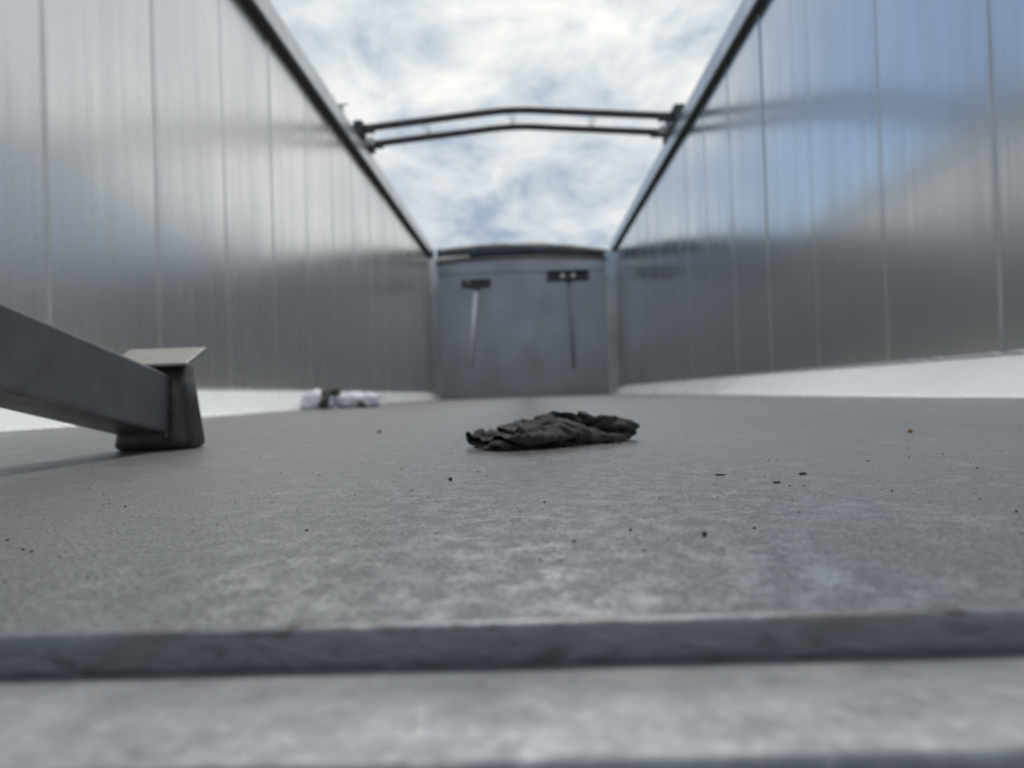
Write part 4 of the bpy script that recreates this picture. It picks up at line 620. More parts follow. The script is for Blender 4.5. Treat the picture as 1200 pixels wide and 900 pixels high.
    838,1113,-108,8,-34,29,-4,-40,-17,-12,-36,14,5,-22,35,-20,-20,-25,14,-15,33,-21,-17,17,-14,-24,-15,-17,-25,17,-28,-5,-25,-14,-31,18,-40,-14,-12,-21,-33,19,-17,-34,17,-22,-19,-26,-8,-13,34,-20,-23,10,-19,-23,-19,-15,-2,37,-10,-34,-18,-17,12,31,-21,-24,1,-24,-25,-14,-13,-25,-26,-21,-30,-22,-35,-29,-3,-14,-22,-37,-36,-23,14,-21,-19,-31,-20,-29,20,-24,-32,-8,19,-23,30,-29,-22,-6,-29,-22,-10,17,-26,23,-15,-36,14,-11,8,-38,-18,-36,-17,-14,-30,22,-8,-33,-21,-23,-20,24,-13,-35,-7,-8,-18,33,-14,-8,-30,-7,-27,27,-30,-2,-21,6,-21,31,-25,-12,-15,-13,-22,22,-28,-15,-10,-22,-21,21,-23,-12,-23,
    833,1120,-120,21,-14,38,-12,-31,25,-12,-35,16,8,-36,-18,-18,-29,0,-11,-29,-2,-21,-17,19,11,-20,31,-27,-11,-27,-22,-22,13,-29,-15,-23,-26,-27,21,-33,-28,-10,0,-26,32,-27,-25,13,-23,-18,-24,-22,-23,10,8,-12,31,-27,-17,-13,1,-7,33,-23,-19,10,-27,-19,-10,-21,-27,14,-18,-25,-27,-28,-28,-11,-15,-18,-36,-37,-25,4,-17,-26,-31,-37,-15,15,1,-36,-18,-26,-28,-10,-16,-35,4,0,-24,29,-25,-7,-28,-16,-30,5,19,-19,25,-31,-29,4,6,-18,-33,-25,-35,0,-10,-20,31,-16,-21,-28,-7,-19,31,-10,-34,5,-18,-26,-1,-14,5,-34,-24,-23,-1,3,-19,26,-22,-21,10,-28,-10,-13,-9,-23,24,-36,-7,-14,-10,-17,29,
    838,1127,-132,-19,-39,14,23,-16,35,-22,-34,4,11,-27,26,-18,-22,13,-22,-25,1,2,-33,-2,-16,-18,-27,-12,-22,28,-22,-2,-30,-24,-30,11,-39,-16,-16,-15,-33,20,-32,-27,1,2,-19,31,-23,-30,-11,-16,-11,23,-19,-27,-7,-4,-11,28,-36,-14,-14,8,-13,33,-22,-21,6,-25,-27,-5,-23,-30,-3,-20,-15,-32,-34,-25,4,-17,-21,-34,-37,-21,12,-22,-27,-25,-17,-31,19,-25,-28,-3,10,-23,-29,-13,-31,-1,-24,-20,19,-4,-16,-27,-18,-34,1,12,-12,30,-19,-32,10,-23,-34,-6,-8,-19,-31,-10,-21,32,-17,-12,-34,-29,-23,-3,10,-28,17,-20,-29,4,-13,5,-32,-24,-25,9,1,-22,24,-26,-18,12,-28,-17,-12,-20,-16,24,-32,-16,-2,
    863,1150,-84,-15,-41,-15,-13,-36,15,14,-24,33,-28,-26,-12,16,-21,31,-28,-10,-10,-22,-24,-15,25,-25,26,-22,-29,-8,-27,-24,-13,-38,6,-15,-18,-41,8,-37,-24,-4,-8,-31,27,-30,-23,6,12,-21,28,-18,-22,20,-22,-23,1,-18,-25,-11,-16,-7,31,-22,-10,-28,-14,-22,24,-9,-26,22,-25,-25,-19,-32,-23,13,-19,-18,-33,-36,-23,6,-19,-26,-27,-22,-31,-20,-28,-27,-6,-6,-13,32,-18,-31,0,-23,-31,-2,12,-20,-27,-22,-27,8,1,-19,-30,-20,-33,5,3,-28,28,-27,-18,-25,-4,-30,24,-22,-13,-29,-10,-32,12,-24,-13,-26,-21,-28,-9,22,-17,29,-28,-19,-8,-23,-9,-23,-23,-21,8,-18,-22,18,-6,-17,29,-30,-15,-8,-27,-21,10,
    873,1167,-71,-14,-41,-7,-19,-32,22,-13,-30,-20,9,-19,28,-15,-32,-3,-12,-22,22,-16,15,-32,-12,-35,-2,7,-34,8,-38,0,-19,-31,-31,-8,-33,-33,-3,-12,-32,28,-37,-23,-5,3,-26,32,-29,-26,5,-21,-21,20,19,-20,18,-12,-22,22,-25,-16,7,-31,-13,12,-8,-27,-26,-20,-23,14,-15,-16,31,-25,-21,-23,-34,-26,7,-26,-29,-18,-23,-29,-20,-34,-24,1,-6,-27,-27,-29,-24,2,7,-15,32,-20,-30,-8,-17,-32,-6,8,-7,-38,-11,-28,20,-15,-36,-7,-8,-30,-22,-19,-12,34,-6,-18,-37,-16,-33,11,-15,-6,-31,-19,-29,-10,-19,-29,-11,-8,-29,17,-5,-17,27,-23,-19,-24,-15,5,31,-19,-27,-17,-16,-25,19,-23,-15,20,-26,-8,23,
    858,1155,-115,3,-30,32,-15,-38,14,-17,-24,-32,-24,-27,0,23,-14,30,-17,-26,12,-22,-9,-19,-13,-4,-30,-17,-28,-3,-20,-34,-2,-27,-33,8,-29,-27,21,-29,-27,-24,-26,-32,15,-23,-30,18,7,-17,34,-29,-22,0,-31,-15,1,25,-21,24,-38,4,2,-21,-22,8,22,-31,22,-23,-22,18,-32,-25,-5,-19,-31,16,-33,-26,-2,-30,-33,-12,-29,-26,-13,-20,-18,-29,-22,-25,17,-4,-18,-28,-18,-30,4,-4,-34,24,-13,10,-34,-2,-43,9,-10,-14,-33,-4,-39,-3,-13,-14,32,-14,-35,-5,-21,-32,-14,-14,-5,-36,-16,-34,18,-8,-22,-31,-25,-13,24,4,-34,-22,-24,-20,5,-12,-24,23,-26,-7,15,-29,1,19,-24,20,15,3,-39,15,-33,17,7,
    871,1111,-117,-17,-40,-4,3,-29,31,-21,-32,1,-18,-16,-30,-12,-32,0,16,-11,35,-25,-21,-7,-4,2,-33,-25,-34,7,-22,-23,17,-29,-36,6,-28,-28,-22,-28,-36,-6,-28,-33,6,-25,-30,15,-20,-20,23,5,-22,32,-33,-5,-17,-23,-22,1,-2,-17,33,-31,8,-25,-8,-27,21,-9,-29,19,2,-36,17,-40,-13,-6,-16,-39,10,-31,-16,-19,-26,-33,-11,-14,-26,25,-17,-20,-24,-14,-33,11,-11,-9,-34,6,-36,24,-15,-3,-38,-1,-33,17,-13,-29,-27,-11,-16,31,-14,-38,-9,-23,-14,-29,-6,-38,8,-16,-24,-32,-11,-19,31,-15,-32,-16,-25,-19,12,-29,8,23,5,-37,-14,-30,18,23,-10,-31,15,-26,-9,20,-16,34,-13,-15,-15,28,-30,-3,20,
    877,1078,-124,-8,-36,-22,-19,-36,-7,0,-24,35,-11,-17,-33,-20,-20,18,4,-38,-7,-20,-19,19,-2,-1,-33,-24,-26,15,-27,-24,-10,-28,-32,0,-26,-37,11,-28,-36,-6,-28,-33,-5,-18,-15,31,-22,-30,17,-29,-12,-14,-3,-29,25,-27,9,-25,-1,-22,31,-29,-18,2,-31,-14,-10,18,-15,29,-31,-24,-4,-9,-34,20,-32,-17,-10,-20,-40,-2,-18,-17,28,-16,-30,-16,-15,-31,10,-17,-15,-28,-7,-28,13,-5,-15,-31,-6,-34,5,-13,-19,-29,3,-23,31,-17,-34,-8,-23,-16,-31,-9,-32,21,-6,-31,-28,-21,-22,25,-8,-34,-6,-23,-29,16,-24,17,18,-28,14,9,6,-39,-1,-24,-20,11,-19,8,24,-28,-7,22,-13,31,-20,-35,12,2,-35,-10,-3,
    909,1027,-98,-24,-36,6,1,-24,-32,-18,-34,2,-10,-22,20,-12,-24,-25,5,-16,39,-16,-27,2,-23,-23,-14,-7,-23,-27,-32,-18,21,-21,-31,-20,-27,-38,-1,-30,-35,0,-25,-26,20,-33,-21,-14,-29,-21,6,-5,-24,27,-37,-6,-20,1,-29,22,-36,4,-16,9,-23,33,-35,7,-20,6,-32,20,-12,-28,19,-37,-18,-11,-4,-31,27,-18,-31,16,-26,-29,-5,-12,-35,11,-17,-3,-29,-11,-34,17,-9,-15,-28,-5,-35,4,-14,-6,-30,1,-36,11,-15,-22,-23,-11,-39,1,-21,-19,28,2,-33,-21,-31,-10,28,-1,-37,0,-22,-26,15,-26,-7,15,-25,-17,25,-17,40,-23,-20,-24,18,-27,-6,-2,-34,9,-12,8,-11,40,-27,-2,21,-36,-7,-4,-35,16,-2,
    924,995,-111,-10,-26,-31,-21,-34,12,4,-25,-30,-23,-24,-6,2,-14,34,-12,-24,-29,-22,-27,5,0,-23,25,-29,-23,1,-15,-26,-26,-28,-29,17,-29,-36,0,-27,-36,-2,-24,-29,-15,-32,-17,18,-23,-18,-23,-30,-20,-2,-8,-25,29,-25,2,-29,-26,-17,3,0,-30,24,-29,13,-20,-25,-27,13,-9,-28,20,6,-30,25,-33,-29,-3,1,-30,24,-18,-36,17,-28,7,-29,5,-33,18,-24,-16,-20,2,-31,6,-10,-12,-31,-13,-30,11,1,-31,-30,-13,-36,15,-26,1,30,4,-41,-7,-19,-29,19,-30,-23,16,-32,-7,13,-34,9,-18,6,-22,37,-33,-1,-9,-30,6,23,-25,5,-28,-22,-8,25,-13,8,-34,-27,-15,22,-7,5,35,-22,-18,23,-27,-28,5,
    933,990,-162,-24,-34,15,-2,-25,-30,-19,-29,17,4,-22,-34,-15,-25,16,-22,-23,14,10,-10,-34,-29,-26,4,-6,-23,27,-27,-31,2,-23,-34,-16,-28,-36,5,-28,-32,13,-29,-32,-6,-29,-12,-25,-22,-21,21,-31,-12,7,-12,-32,-19,-19,-10,-16,-29,-1,27,-5,-24,-22,-32,-15,0,-12,-9,32,-24,-26,-20,-14,-34,20,7,-29,20,-29,-26,2,7,-21,31,-30,-3,-23,-15,-27,-2,-1,-30,16,-3,-19,-29,-14,-24,23,1,-37,-24,-32,1,28,14,-39,1,-28,-25,25,-34,-13,10,-37,3,-7,-8,-22,33,-28,2,-33,-17,-14,26,-35,-5,-1,-20,2,26,-11,-5,-39,-30,15,25,-27,-7,-13,-30,-10,19,-27,0,-27,-21,-29,18,-20,-7,31,-17,-5,31,
    969,923,-187,-3,-20,35,-22,-35,-1,-4,-12,-35,-5,-35,19,-5,-21,-29,-14,-9,35,-16,-31,-7,-7,-15,-32,-20,-32,7,-16,-28,21,-25,-36,1,-27,-38,-1,-33,-23,-17,-31,-28,-8,-28,-28,12,-29,-19,-11,-28,-14,6,-11,-28,31,-30,1,-8,-17,-27,-25,-20,0,28,-12,-24,-28,-27,-18,4,-18,-20,24,-12,-26,-29,-16,-32,10,-5,-38,17,11,19,34,-25,-34,-4,-17,-11,21,6,-27,-28,-14,-22,22,-1,-32,-19,-21,-9,29,-27,-20,21,-40,-1,-6,-2,-24,31,-42,2,-11,-20,-27,23,-29,1,-23,-26,-15,25,-12,8,-38,-38,-5,0,13,-9,41,-35,0,-6,-23,16,-24,-31,-5,9,-36,-8,5,-33,-16,11,-17,-24,17,-39,-9,-12,7,3,40,
    1013,881,-173,-26,-29,-4,3,-31,31,-9,-19,-32,-14,-28,-9,-1,-28,26,-28,-21,-19,0,-20,31,-2,-15,-34,-25,-31,12,-21,-31,-15,-27,-33,-2,-28,-35,-1,-29,-34,0,-29,-30,0,-29,-27,2,-30,-20,5,-29,-13,21,-25,-16,-29,-18,-16,16,-30,-12,25,-10,-18,-31,-20,-2,33,-12,-25,-27,-23,-24,-3,-26,-12,31,15,-30,-18,-9,-36,4,-15,-24,23,-8,19,35,-15,-31,-14,-17,-23,20,12,-30,-3,-35,-17,9,-33,28,7,-35,-10,-2,-9,-23,32,-40,-7,-5,-14,-22,29,-33,2,-23,-24,-22,20,-21,3,-33,-28,-10,19,-24,17,-26,-11,-15,30,-14,-14,29,-22,23,-26,-16,-31,14,-30,-17,7,-39,11,7,-36,-8,-8,-25,-8,-29,-25,-13,26,
    1068,830,-152,-30,-10,24,5,-30,-25,-10,-36,18,-7,-8,-35,-8,-29,0,-15,-29,3,-1,-21,24,-18,-32,-5,-19,-23,-21,-19,-32,19,-24,-33,-14,-29,-34,7,-28,-32,-5,-30,-27,11,-31,-25,4,-29,-22,2,-27,-19,-9,-27,-17,-9,-28,-18,-2,-11,-4,34,-23,-27,-20,-27,-5,18,-30,-4,23,7,-29,-29,-26,-3,26,-27,-25,12,29,-28,-5,-9,-34,12,-19,-18,19,-37,16,16,16,-32,11,-27,-22,11,-32,-11,13,-40,-3,-3,-21,37,-5,-40,-14,-4,2,-28,37,-40,4,-14,-26,-23,21,-27,6,-22,-30,-24,1,-10,15,-28,-26,-2,27,-33,2,-1,10,-14,30,-33,-9,10,-27,0,-27,-22,-19,23,-17,3,-37,-35,-12,-12,-34,4,20,-36,-13,-7,
    1104,795,-109,-21,-31,14,-17,-33,-12,10,-11,-36,3,-35,-9,-20,-33,0,-22,6,28,7,-35,-23,-13,-33,-4,-20,-33,5,-23,-35,0,-24,-35,3,-30,-34,1,-28,-31,1,-31,-27,0,-30,-24,-1,-29,-21,-3,-28,-20,-2,-27,-18,-3,-27,-17,7,-27,-17,2,-18,-22,21,-31,-13,10,-8,32,26,-21,-32,0,-13,-35,1,-28,30,22,-10,-32,0,14,-36,20,-34,4,-1,-1,-23,25,-30,-9,14,-32,0,-15,-13,-18,31,-38,-14,15,-38,4,-10,-34,24,-13,-10,-22,31,-33,-24,7,-25,10,-32,-23,-22,26,-35,-1,-8,-3,23,-40,-30,-14,-12,-6,2,36,-10,0,28,-32,-16,-12,-25,-16,19,-26,-2,-26,-37,-11,-1,-1,0,-40,-35,-12,-3,-36,5,18,
    1116,739,-75,-2,-21,-33,-12,-30,-9,-14,-35,-3,-35,-5,9,27,-32,-5,-19,-30,3,-37,8,13,9,-38,-9,-8,-41,-1,-27,-33,5,-26,-35,2,-27,-34,2,-29,-32,-1,-28,-30,-1,-28,-26,-3,-32,-18,-1,-31,-14,-1,-30,-21,1,-32,14,-1,-8,-41,5,-31,1,10,-10,-33,12,-24,-15,15,-29,14,22,1,-43,0,-29,28,16,-14,-33,10,-36,3,-17,15,-26,34,-42,13,-17,-28,-17,3,-17,-8,30,-36,-13,-11,-11,-3,38,-39,-5,13,-42,-1,-5,-22,-11,-35,-18,-1,38,-35,-8,-9,-23,-19,-26,-17,9,32,-22,4,-23,-21,9,-26,-32,-31,-4,-11,17,36,-6,-11,28,-23,-11,-24,-32,-14,18,-9,4,-37,-27,-1,-28,-39,-17,10,1,-8,-30,
    1092,686,-23,22,-13,-28,-2,-31,-28,-30,7,21,-39,-1,4,-7,-34,1,-1,-33,4,-22,-30,6,-32,4,-22,-12,-36,-10,-10,-28,25,-24,-36,5,-23,-38,3,-21,-37,5,-23,-32,-1,-23,-31,-1,-21,-31,-2,-31,-13,0,-33,-12,0,-33,-7,0,-38,7,-10,10,-29,22,-40,0,-4,6,-29,21,-22,-19,22,-27,-16,13,-28,-10,14,-35,1,10,-36,10,-20,11,-28,33,-31,-13,-12,-22,29,-14,-34,-15,-6,-15,-11,30,-34,-16,-12,-25,13,38,-18,-11,-32,-40,-4,17,-29,-14,-23,-37,5,22,-3,-14,-37,-32,4,30,-22,-5,21,-23,-10,-17,-25,5,-27,-34,-11,5,14,12,38,-27,-23,13,-16,-4,-34,-43,-11,10,-28,-9,-23,6,4,-42,-27,-12,-18,
    1138,631,4,-30,-9,-18,26,-27,-16,-36,-20,-11,-22,15,25,-31,12,10,-24,-22,-17,-15,-31,12,-27,-24,-7,-15,-5,-35,-14,-38,-5,-19,-36,-1,-23,-36,5,-21,-35,5,-25,-25,16,-22,-29,10,-14,-29,-19,-17,-12,28,-25,-18,11,-33,-2,-11,-33,-1,6,-22,-27,11,-10,-27,16,-36,0,-14,-5,-14,30,-32,-15,16,-32,-16,4,-27,-4,-26,-6,3,40,-31,-16,-5,-8,-16,27,-33,-13,-8,-17,31,-18,-37,-11,-10,-9,-19,31,-38,1,-29,-23,-1,35,-32,-1,-29,-39,-8,11,-16,-17,-28,-28,5,15,-35,-9,-15,3,10,37,-29,-10,-18,-20,-7,23,-24,4,-34,-26,-10,20,-15,-1,32,-26,-23,-13,-4,-8,-42,-40,1,-15,-32,-29,-1,1,26,-26,
    1159,552,-6,-33,17,17,-11,-21,-27,3,-41,-8,-38,7,2,-18,13,27,-33,12,2,-32,6,-13,-25,-19,-23,-27,-21,-20,-14,-33,-18,-19,-39,-7,-19,-36,-3,-17,-37,-4,-12,-37,4,-27,-22,12,-27,-17,16,-17,-32,-4,-12,10,30,-17,-6,29,-17,-29,10,-33,-12,14,-28,-23,5,-38,0,-5,-30,-21,-7,-11,-23,-21,-31,-5,13,-39,12,13,-14,-18,18,10,-4,37,-37,-11,-12,-9,-14,28,-38,-12,-7,-18,30,-22,-38,-18,18,-8,9,-39,-41,-11,20,-40,-10,12,-9,0,-41,-37,-7,-2,-39,-10,-13,8,7,35,-37,-1,-10,-5,-15,34,-28,4,-23,-23,-21,27,-22,23,-24,-27,-28,-2,-35,-9,22,-1,2,-39,-37,-23,12,-35,-18,-7,-14,7,-37,
    1202,529,17,-31,-11,-17,-36,4,6,-10,-36,-15,-13,-19,-23,-28,18,12,-23,7,28,-30,20,3,-36,0,-16,-27,-14,-23,13,-35,-16,-16,-37,-7,-31,-30,-4,-26,-28,-3,-27,-28,-9,-22,-12,-27,-24,-25,1,-24,-25,14,-24,-17,14,-16,-17,28,-9,13,31,-30,-23,1,-35,-14,8,-6,-29,-25,-38,-8,-8,-29,-7,15,-27,1,20,14,-18,35,-29,-3,20,-34,5,-10,-7,-17,34,-32,-6,-10,-29,-17,23,-38,5,-3,-11,12,-39,-43,-4,4,-35,-10,-29,-19,4,40,-20,3,-40,-36,-17,5,-26,-1,-25,-11,-7,33,-3,-10,30,-38,6,-19,-1,-13,36,-27,-11,10,-36,-8,-9,-33,-1,-17,-10,-6,-36,-42,-13,14,-23,-12,-32,-34,-10,25,-27,-22,-20,
    1196,534,6,6,-40,4,-24,-20,-17,-38,8,3,-2,-34,-16,-22,-9,-20,-32,18,-4,-29,13,13,-23,10,27,-14,-19,-29,-35,-14,-13,-7,7,-36,-24,-29,16,-26,-27,-7,-15,-23,-25,-31,-19,-3,-26,-24,-3,3,-26,23,-30,-18,11,-30,-7,11,-36,-10,10,-2,-32,-21,-29,-18,5,-41,-7,0,-22,-2,30,14,-20,26,-27,-7,20,-23,-1,32,-28,5,-25,-9,-13,36,-36,-2,-10,-12,-9,30,-37,-8,11,-29,-1,-31,-42,-5,1,-12,10,-39,-40,-1,-14,-35,-2,28,-36,-15,-6,-15,-4,-38,-32,-5,16,-31,-22,2,14,17,33,-26,-4,16,-24,-29,-12,-10,17,37,-21,-10,-34,-39,-4,-1,-28,-11,-20,-25,-18,-27,-33,-9,26,-36,-5,-17,-29,-24,13,
    1174,494,-12,15,-16,27,-12,-39,-1,-20,-24,-14,-35,12,-22,10,-35,-1,-27,-5,-25,-31,12,-9,-21,5,32,-36,20,4,-17,25,-21,-13,5,-37,-26,-24,-24,-24,-29,-4,-25,-28,6,-7,-31,17,-22,-28,-1,-33,-13,0,-16,-14,-30,-28,-21,1,-32,-16,9,-32,-17,14,5,-11,35,-38,0,-7,10,-24,27,-20,1,33,-22,-9,23,-32,-1,-18,-22,-3,28,-33,-13,-17,-12,1,35,-34,-13,-15,-23,4,34,-40,-17,-2,-27,12,-32,-38,-16,-16,-15,22,-33,-37,0,18,-30,-23,-23,-39,-4,-1,-24,-22,-23,-12,6,33,-20,-18,10,-8,21,33,-22,-23,-23,-17,13,33,-27,-14,-9,0,-13,-40,-40,-3,-14,-34,-12,20,-42,-9,-6,-32,-14,23,-35,-12,-17,
    1160,429,-5,7,18,25,-2,-32,21,-17,-8,-30,-17,-34,4,-21,-4,-27,3,-39,-1,-19,-8,-30,-36,20,-8,-30,5,22,-27,31,4,-18,25,-23,-12,19,-32,-14,-35,4,-29,-22,2,-25,-25,3,-19,-30,0,-11,-12,-32,-31,-11,-12,-28,-20,14,-30,-16,16,-26,-20,18,-27,-13,18,13,-26,32,-39,4,-15,-26,-23,7,-4,16,36,-17,-8,24,-29,0,-26,-18,-14,32,-34,-2,-15,-28,-6,26,-32,-22,-17,-24,14,32,-46,-12,-2,-36,-5,-23,1,27,-35,-32,-6,-29,-40,-11,2,-25,-15,-25,-36,-10,1,-26,-11,16,14,0,33,-38,-14,-14,-2,17,33,-30,-25,-21,-28,15,17,0,-13,-38,-35,-9,24,-42,-5,-11,-31,-14,25,-36,-9,-21,-38,-10,11,
    1155,421,-26,-9,-25,18,-2,2,37,-11,-34,3,-16,2,-37,-14,-34,15,-12,-29,-15,-14,-27,-20,-19,-13,-33,-31,22,-13,-29,27,10,-26,23,17,-12,33,-15,-12,11,-35,-10,-28,-19,-20,-30,-1,-14,-31,-4,-33,6,22,-15,-32,12,-3,-34,8,-27,-17,16,-31,-12,19,-25,-21,18,-30,5,25,-32,-14,-5,-28,8,-26,-29,-11,17,5,16,34,-22,-21,11,-36,-5,-20,-17,-5,35,-30,-1,-29,-38,-17,2,-37,-17,5,-24,22,30,-46,-14,-8,-20,6,-40,-4,23,-38,-27,-19,-23,-32,-13,12,-39,-3,-7,13,-27,24,-34,11,-7,-8,-13,36,-20,-2,-26,-26,-4,27,-9,-5,-29,-40,8,-6,-38,-19,6,-21,-3,36,-37,-7,-22,-37,-12,18,-34,-6,-21,
    1170,393,25,-29,-1,-19,-23,-31,9,-6,-8,33,-9,-35,-5,-20,-1,-33,-18,-32,0,-12,-36,-3,-14,-27,-22,-23,-11,-29,-30,25,-10,-27,28,6,-17,32,12,-15,24,-23,-12,14,-29,-11,-21,-28,-18,-30,1,-22,-30,-8,-24,-22,17,-16,-18,23,-14,1,34,-25,-16,25,-31,-19,-7,-17,8,34,-33,-14,-9,-26,-9,25,-30,11,-24,-24,-12,21,7,-4,43,-34,-2,-28,-33,-14,14,-34,-12,15,-29,2,-32,-29,-27,-15,-37,-4,20,-29,28,24,-42,-17,-18,-12,-9,-37,-5,28,-36,-28,-17,-17,-8,-7,34,-2,-19,24,-18,-21,17,-30,26,-24,-19,-21,18,-22,4,-29,-23,-8,25,-37,-18,9,-31,21,-20,-44,-11,8,-34,-16,20,-29,-3,-33,-36,-3,19,
    1167,387,26,-23,-27,4,-31,-7,-16,-25,-25,2,-10,-34,0,12,-38,12,-37,5,-12,-21,-28,-21,-4,-39,0,-23,-9,-28,-22,-24,-24,-21,32,12,-25,28,-6,-20,28,-11,-10,14,-32,-18,26,-14,-17,-13,-28,-22,-30,3,-23,-28,-8,-12,-8,31,-24,-30,13,-24,-6,28,-10,9,34,-35,-12,-6,-11,7,36,-26,-15,-21,-10,5,36,-24,-8,18,-37,-4,20,-29,-14,-7,-31,-2,-29,-27,-8,26,-41,-19,-3,-1,-4,-40,-37,-23,-7,-38,20,15,-40,14,15,6,-17,-38,-37,-7,7,-25,9,-32,-29,-28,-1,13,9,33,-5,-15,27,-40,-9,12,-7,14,-38,-31,-17,12,-32,4,-17,-5,-12,38,-43,-2,9,-43,-3,-2,-39,7,-13,-28,-4,-29,-39,-7,9,
    1150,364,10,-18,-9,30,-11,-32,16,-2,-37,3,-11,-33,1,-19,-34,9,-9,-29,-17,-21,-23,-21,-41,-6,-1,-11,-28,-24,-23,-23,-22,-30,5,-20,-22,28,-15,-20,30,1,-17,17,-23,-15,31,-5,-20,26,-20,-23,-10,-26,-19,-25,-21,-23,-28,17,1,-1,38,-32,-10,14,-27,-8,24,-3,8,37,-31,-12,-15,-20,2,29,-31,-18,-3,-7,16,37,-34,-10,0,-32,-14,25,-15,4,-36,-40,-12,14,-40,-17,2,-3,-7,-38,-34,-20,-19,1,5,48,-36,7,-25,-27,11,-33,-40,-18,6,-27,-10,22,-25,-4,-28,-19,-17,23,13,16,32,-27,-17,10,-27,-6,-10,-15,8,-36,-20,-10,30,-37,-3,16,-30,-9,-31,-32,12,30,-25,-2,-37,-42,2,3,-37,-5,-12,
    1136,287,1,-27,12,18,-21,-22,25,-8,-26,20,-9,-40,-11,-12,-13,27,-12,-34,-16,-3,-34,13,-10,-38,-4,-21,-24,-23,-34,1,-17,-30,5,-21,-28,10,-19,-27,10,-21,-20,24,-17,-17,27,-11,-6,40,2,-8,-23,-27,-33,12,-17,-31,9,-16,-12,-16,32,8,4,37,-26,-11,25,-36,1,-5,-22,-5,25,-34,-12,-9,-3,2,30,-40,-10,2,-2,12,36,-29,-10,18,-29,-2,-32,-40,-12,-4,-40,-14,4,-7,-10,-41,-35,-23,-20,13,8,42,-42,-5,15,-21,15,-37,-28,-25,19,-25,5,-27,-31,-10,10,-27,-10,-19,-1,10,34,-20,-7,25,-6,-18,-33,-27,0,26,-27,2,-26,-30,4,29,-27,-5,-33,-40,5,20,-41,-9,0,-20,9,-34,-38,-1,13,
    1106,235,-24,2,-25,23,-36,11,8,7,-34,11,-36,-1,20,-4,-39,2,-16,-11,32,-8,-34,-17,-5,-28,23,-10,-41,-2,-9,24,-29,-16,6,-31,-21,6,-26,-36,8,-3,-32,9,-4,-33,12,-7,-28,17,-17,-10,16,-29,11,36,-15,-30,11,-23,-33,-9,18,-1,-1,37,-33,-16,9,-12,2,37,-35,-4,-18,-19,-9,27,-32,-7,-3,-15,1,30,-35,-19,-3,-15,17,35,-37,-24,0,-20,12,-36,-42,-17,5,-10,-9,-40,-33,-23,-22,6,6,44,-17,-4,38,-30,12,-29,-35,-24,7,-32,-6,-12,-8,4,-35,-27,-5,12,-30,-12,-3,2,10,33,-31,-15,-27,-5,3,36,-38,-6,-5,-22,-9,-31,-36,10,21,-36,-3,-24,-29,4,29,-41,0,-16,-22,2,-29,
    1074,183,-1,28,-17,-11,-21,-20,20,-34,12,14,-2,-35,6,-33,6,23,-12,-17,29,-3,-29,23,-14,-33,-16,-9,-33,17,-9,-26,-26,-14,34,-13,1,27,-17,-8,21,-26,-24,8,-23,-32,10,-11,-31,18,6,-26,18,-19,-30,19,-16,4,35,-23,-40,-9,8,-29,-11,22,-1,-7,34,-39,-4,-4,-15,-2,31,-33,-6,-16,-20,-6,29,-29,-16,-16,-25,1,27,-37,-13,8,-22,1,38,-34,-12,-23,-5,6,-44,-40,-13,-13,-21,-20,-37,-10,-4,44,7,12,42,-41,-14,9,-33,2,-23,-9,-12,-35,-26,-2,21,-16,1,-28,-25,-8,-19,0,1,37,-29,-1,-6,-29,-1,23,-13,-18,-30,-38,4,11,-33,-9,-24,-25,16,30,-45,2,-8,-12,-21,-32,-29,26,12,
    1063,164,-32,-3,-37,-11,-13,-28,14,-27,-13,25,-22,16,23,-9,-42,-2,-15,-19,29,-17,14,28,-8,-24,30,-17,-32,-5,-6,-32,-6,-18,-14,-36,4,27,-21,-8,34,3,-8,32,-7,-4,29,-19,-17,23,-25,-23,17,-21,-33,21,-9,-37,16,13,-29,19,-17,-18,-15,30,-35,-11,-5,-17,1,33,-36,-7,-10,-25,-3,27,-24,-15,-22,-28,-5,23,-31,-18,-14,-16,10,37,-28,-1,30,-43,-18,-4,-19,-6,-39,-11,3,-42,-33,-19,-24,-21,-13,38,20,18,36,-31,-9,29,-17,-2,-37,-20,-3,-32,-29,-11,13,-31,-6,13,5,2,-38,-33,-6,3,-5,4,34,-30,-8,-18,-31,-8,8,-19,-9,-33,-35,4,21,-29,-13,-26,-35,26,12,-9,-22,-35,-39,0,-5,
    1037,139,-19,-15,-6,32,-13,-38,-19,-17,9,30,-11,-35,9,-30,-10,15,0,6,36,-17,-32,6,-10,12,38,-3,-35,-16,-19,-28,1,-20,-27,19,-8,5,-36,-5,22,-24,-6,34,-4,-7,33,6,-9,35,-12,-6,36,-13,-6,35,-16,-35,25,-5,-39,15,-5,-38,-8,6,-34,-15,9,-39,-3,-1,-15,-4,32,-31,-6,-22,-23,-11,25,-28,-8,-23,-10,-14,33,-42,3,-10,-32,-18,20,-29,10,34,-22,-9,-40,-27,-12,-33,-19,-4,-40,-27,-18,30,23,19,35,-21,-3,34,-37,-19,-9,-8,8,-36,-30,-5,-22,0,-8,38,-28,-10,-19,-2,10,-31,-31,-12,13,-24,4,25,-10,-13,-32,-37,-4,13,-25,-4,-30,-40,-4,18,-5,-6,-36,-37,15,3,-24,-6,-27,
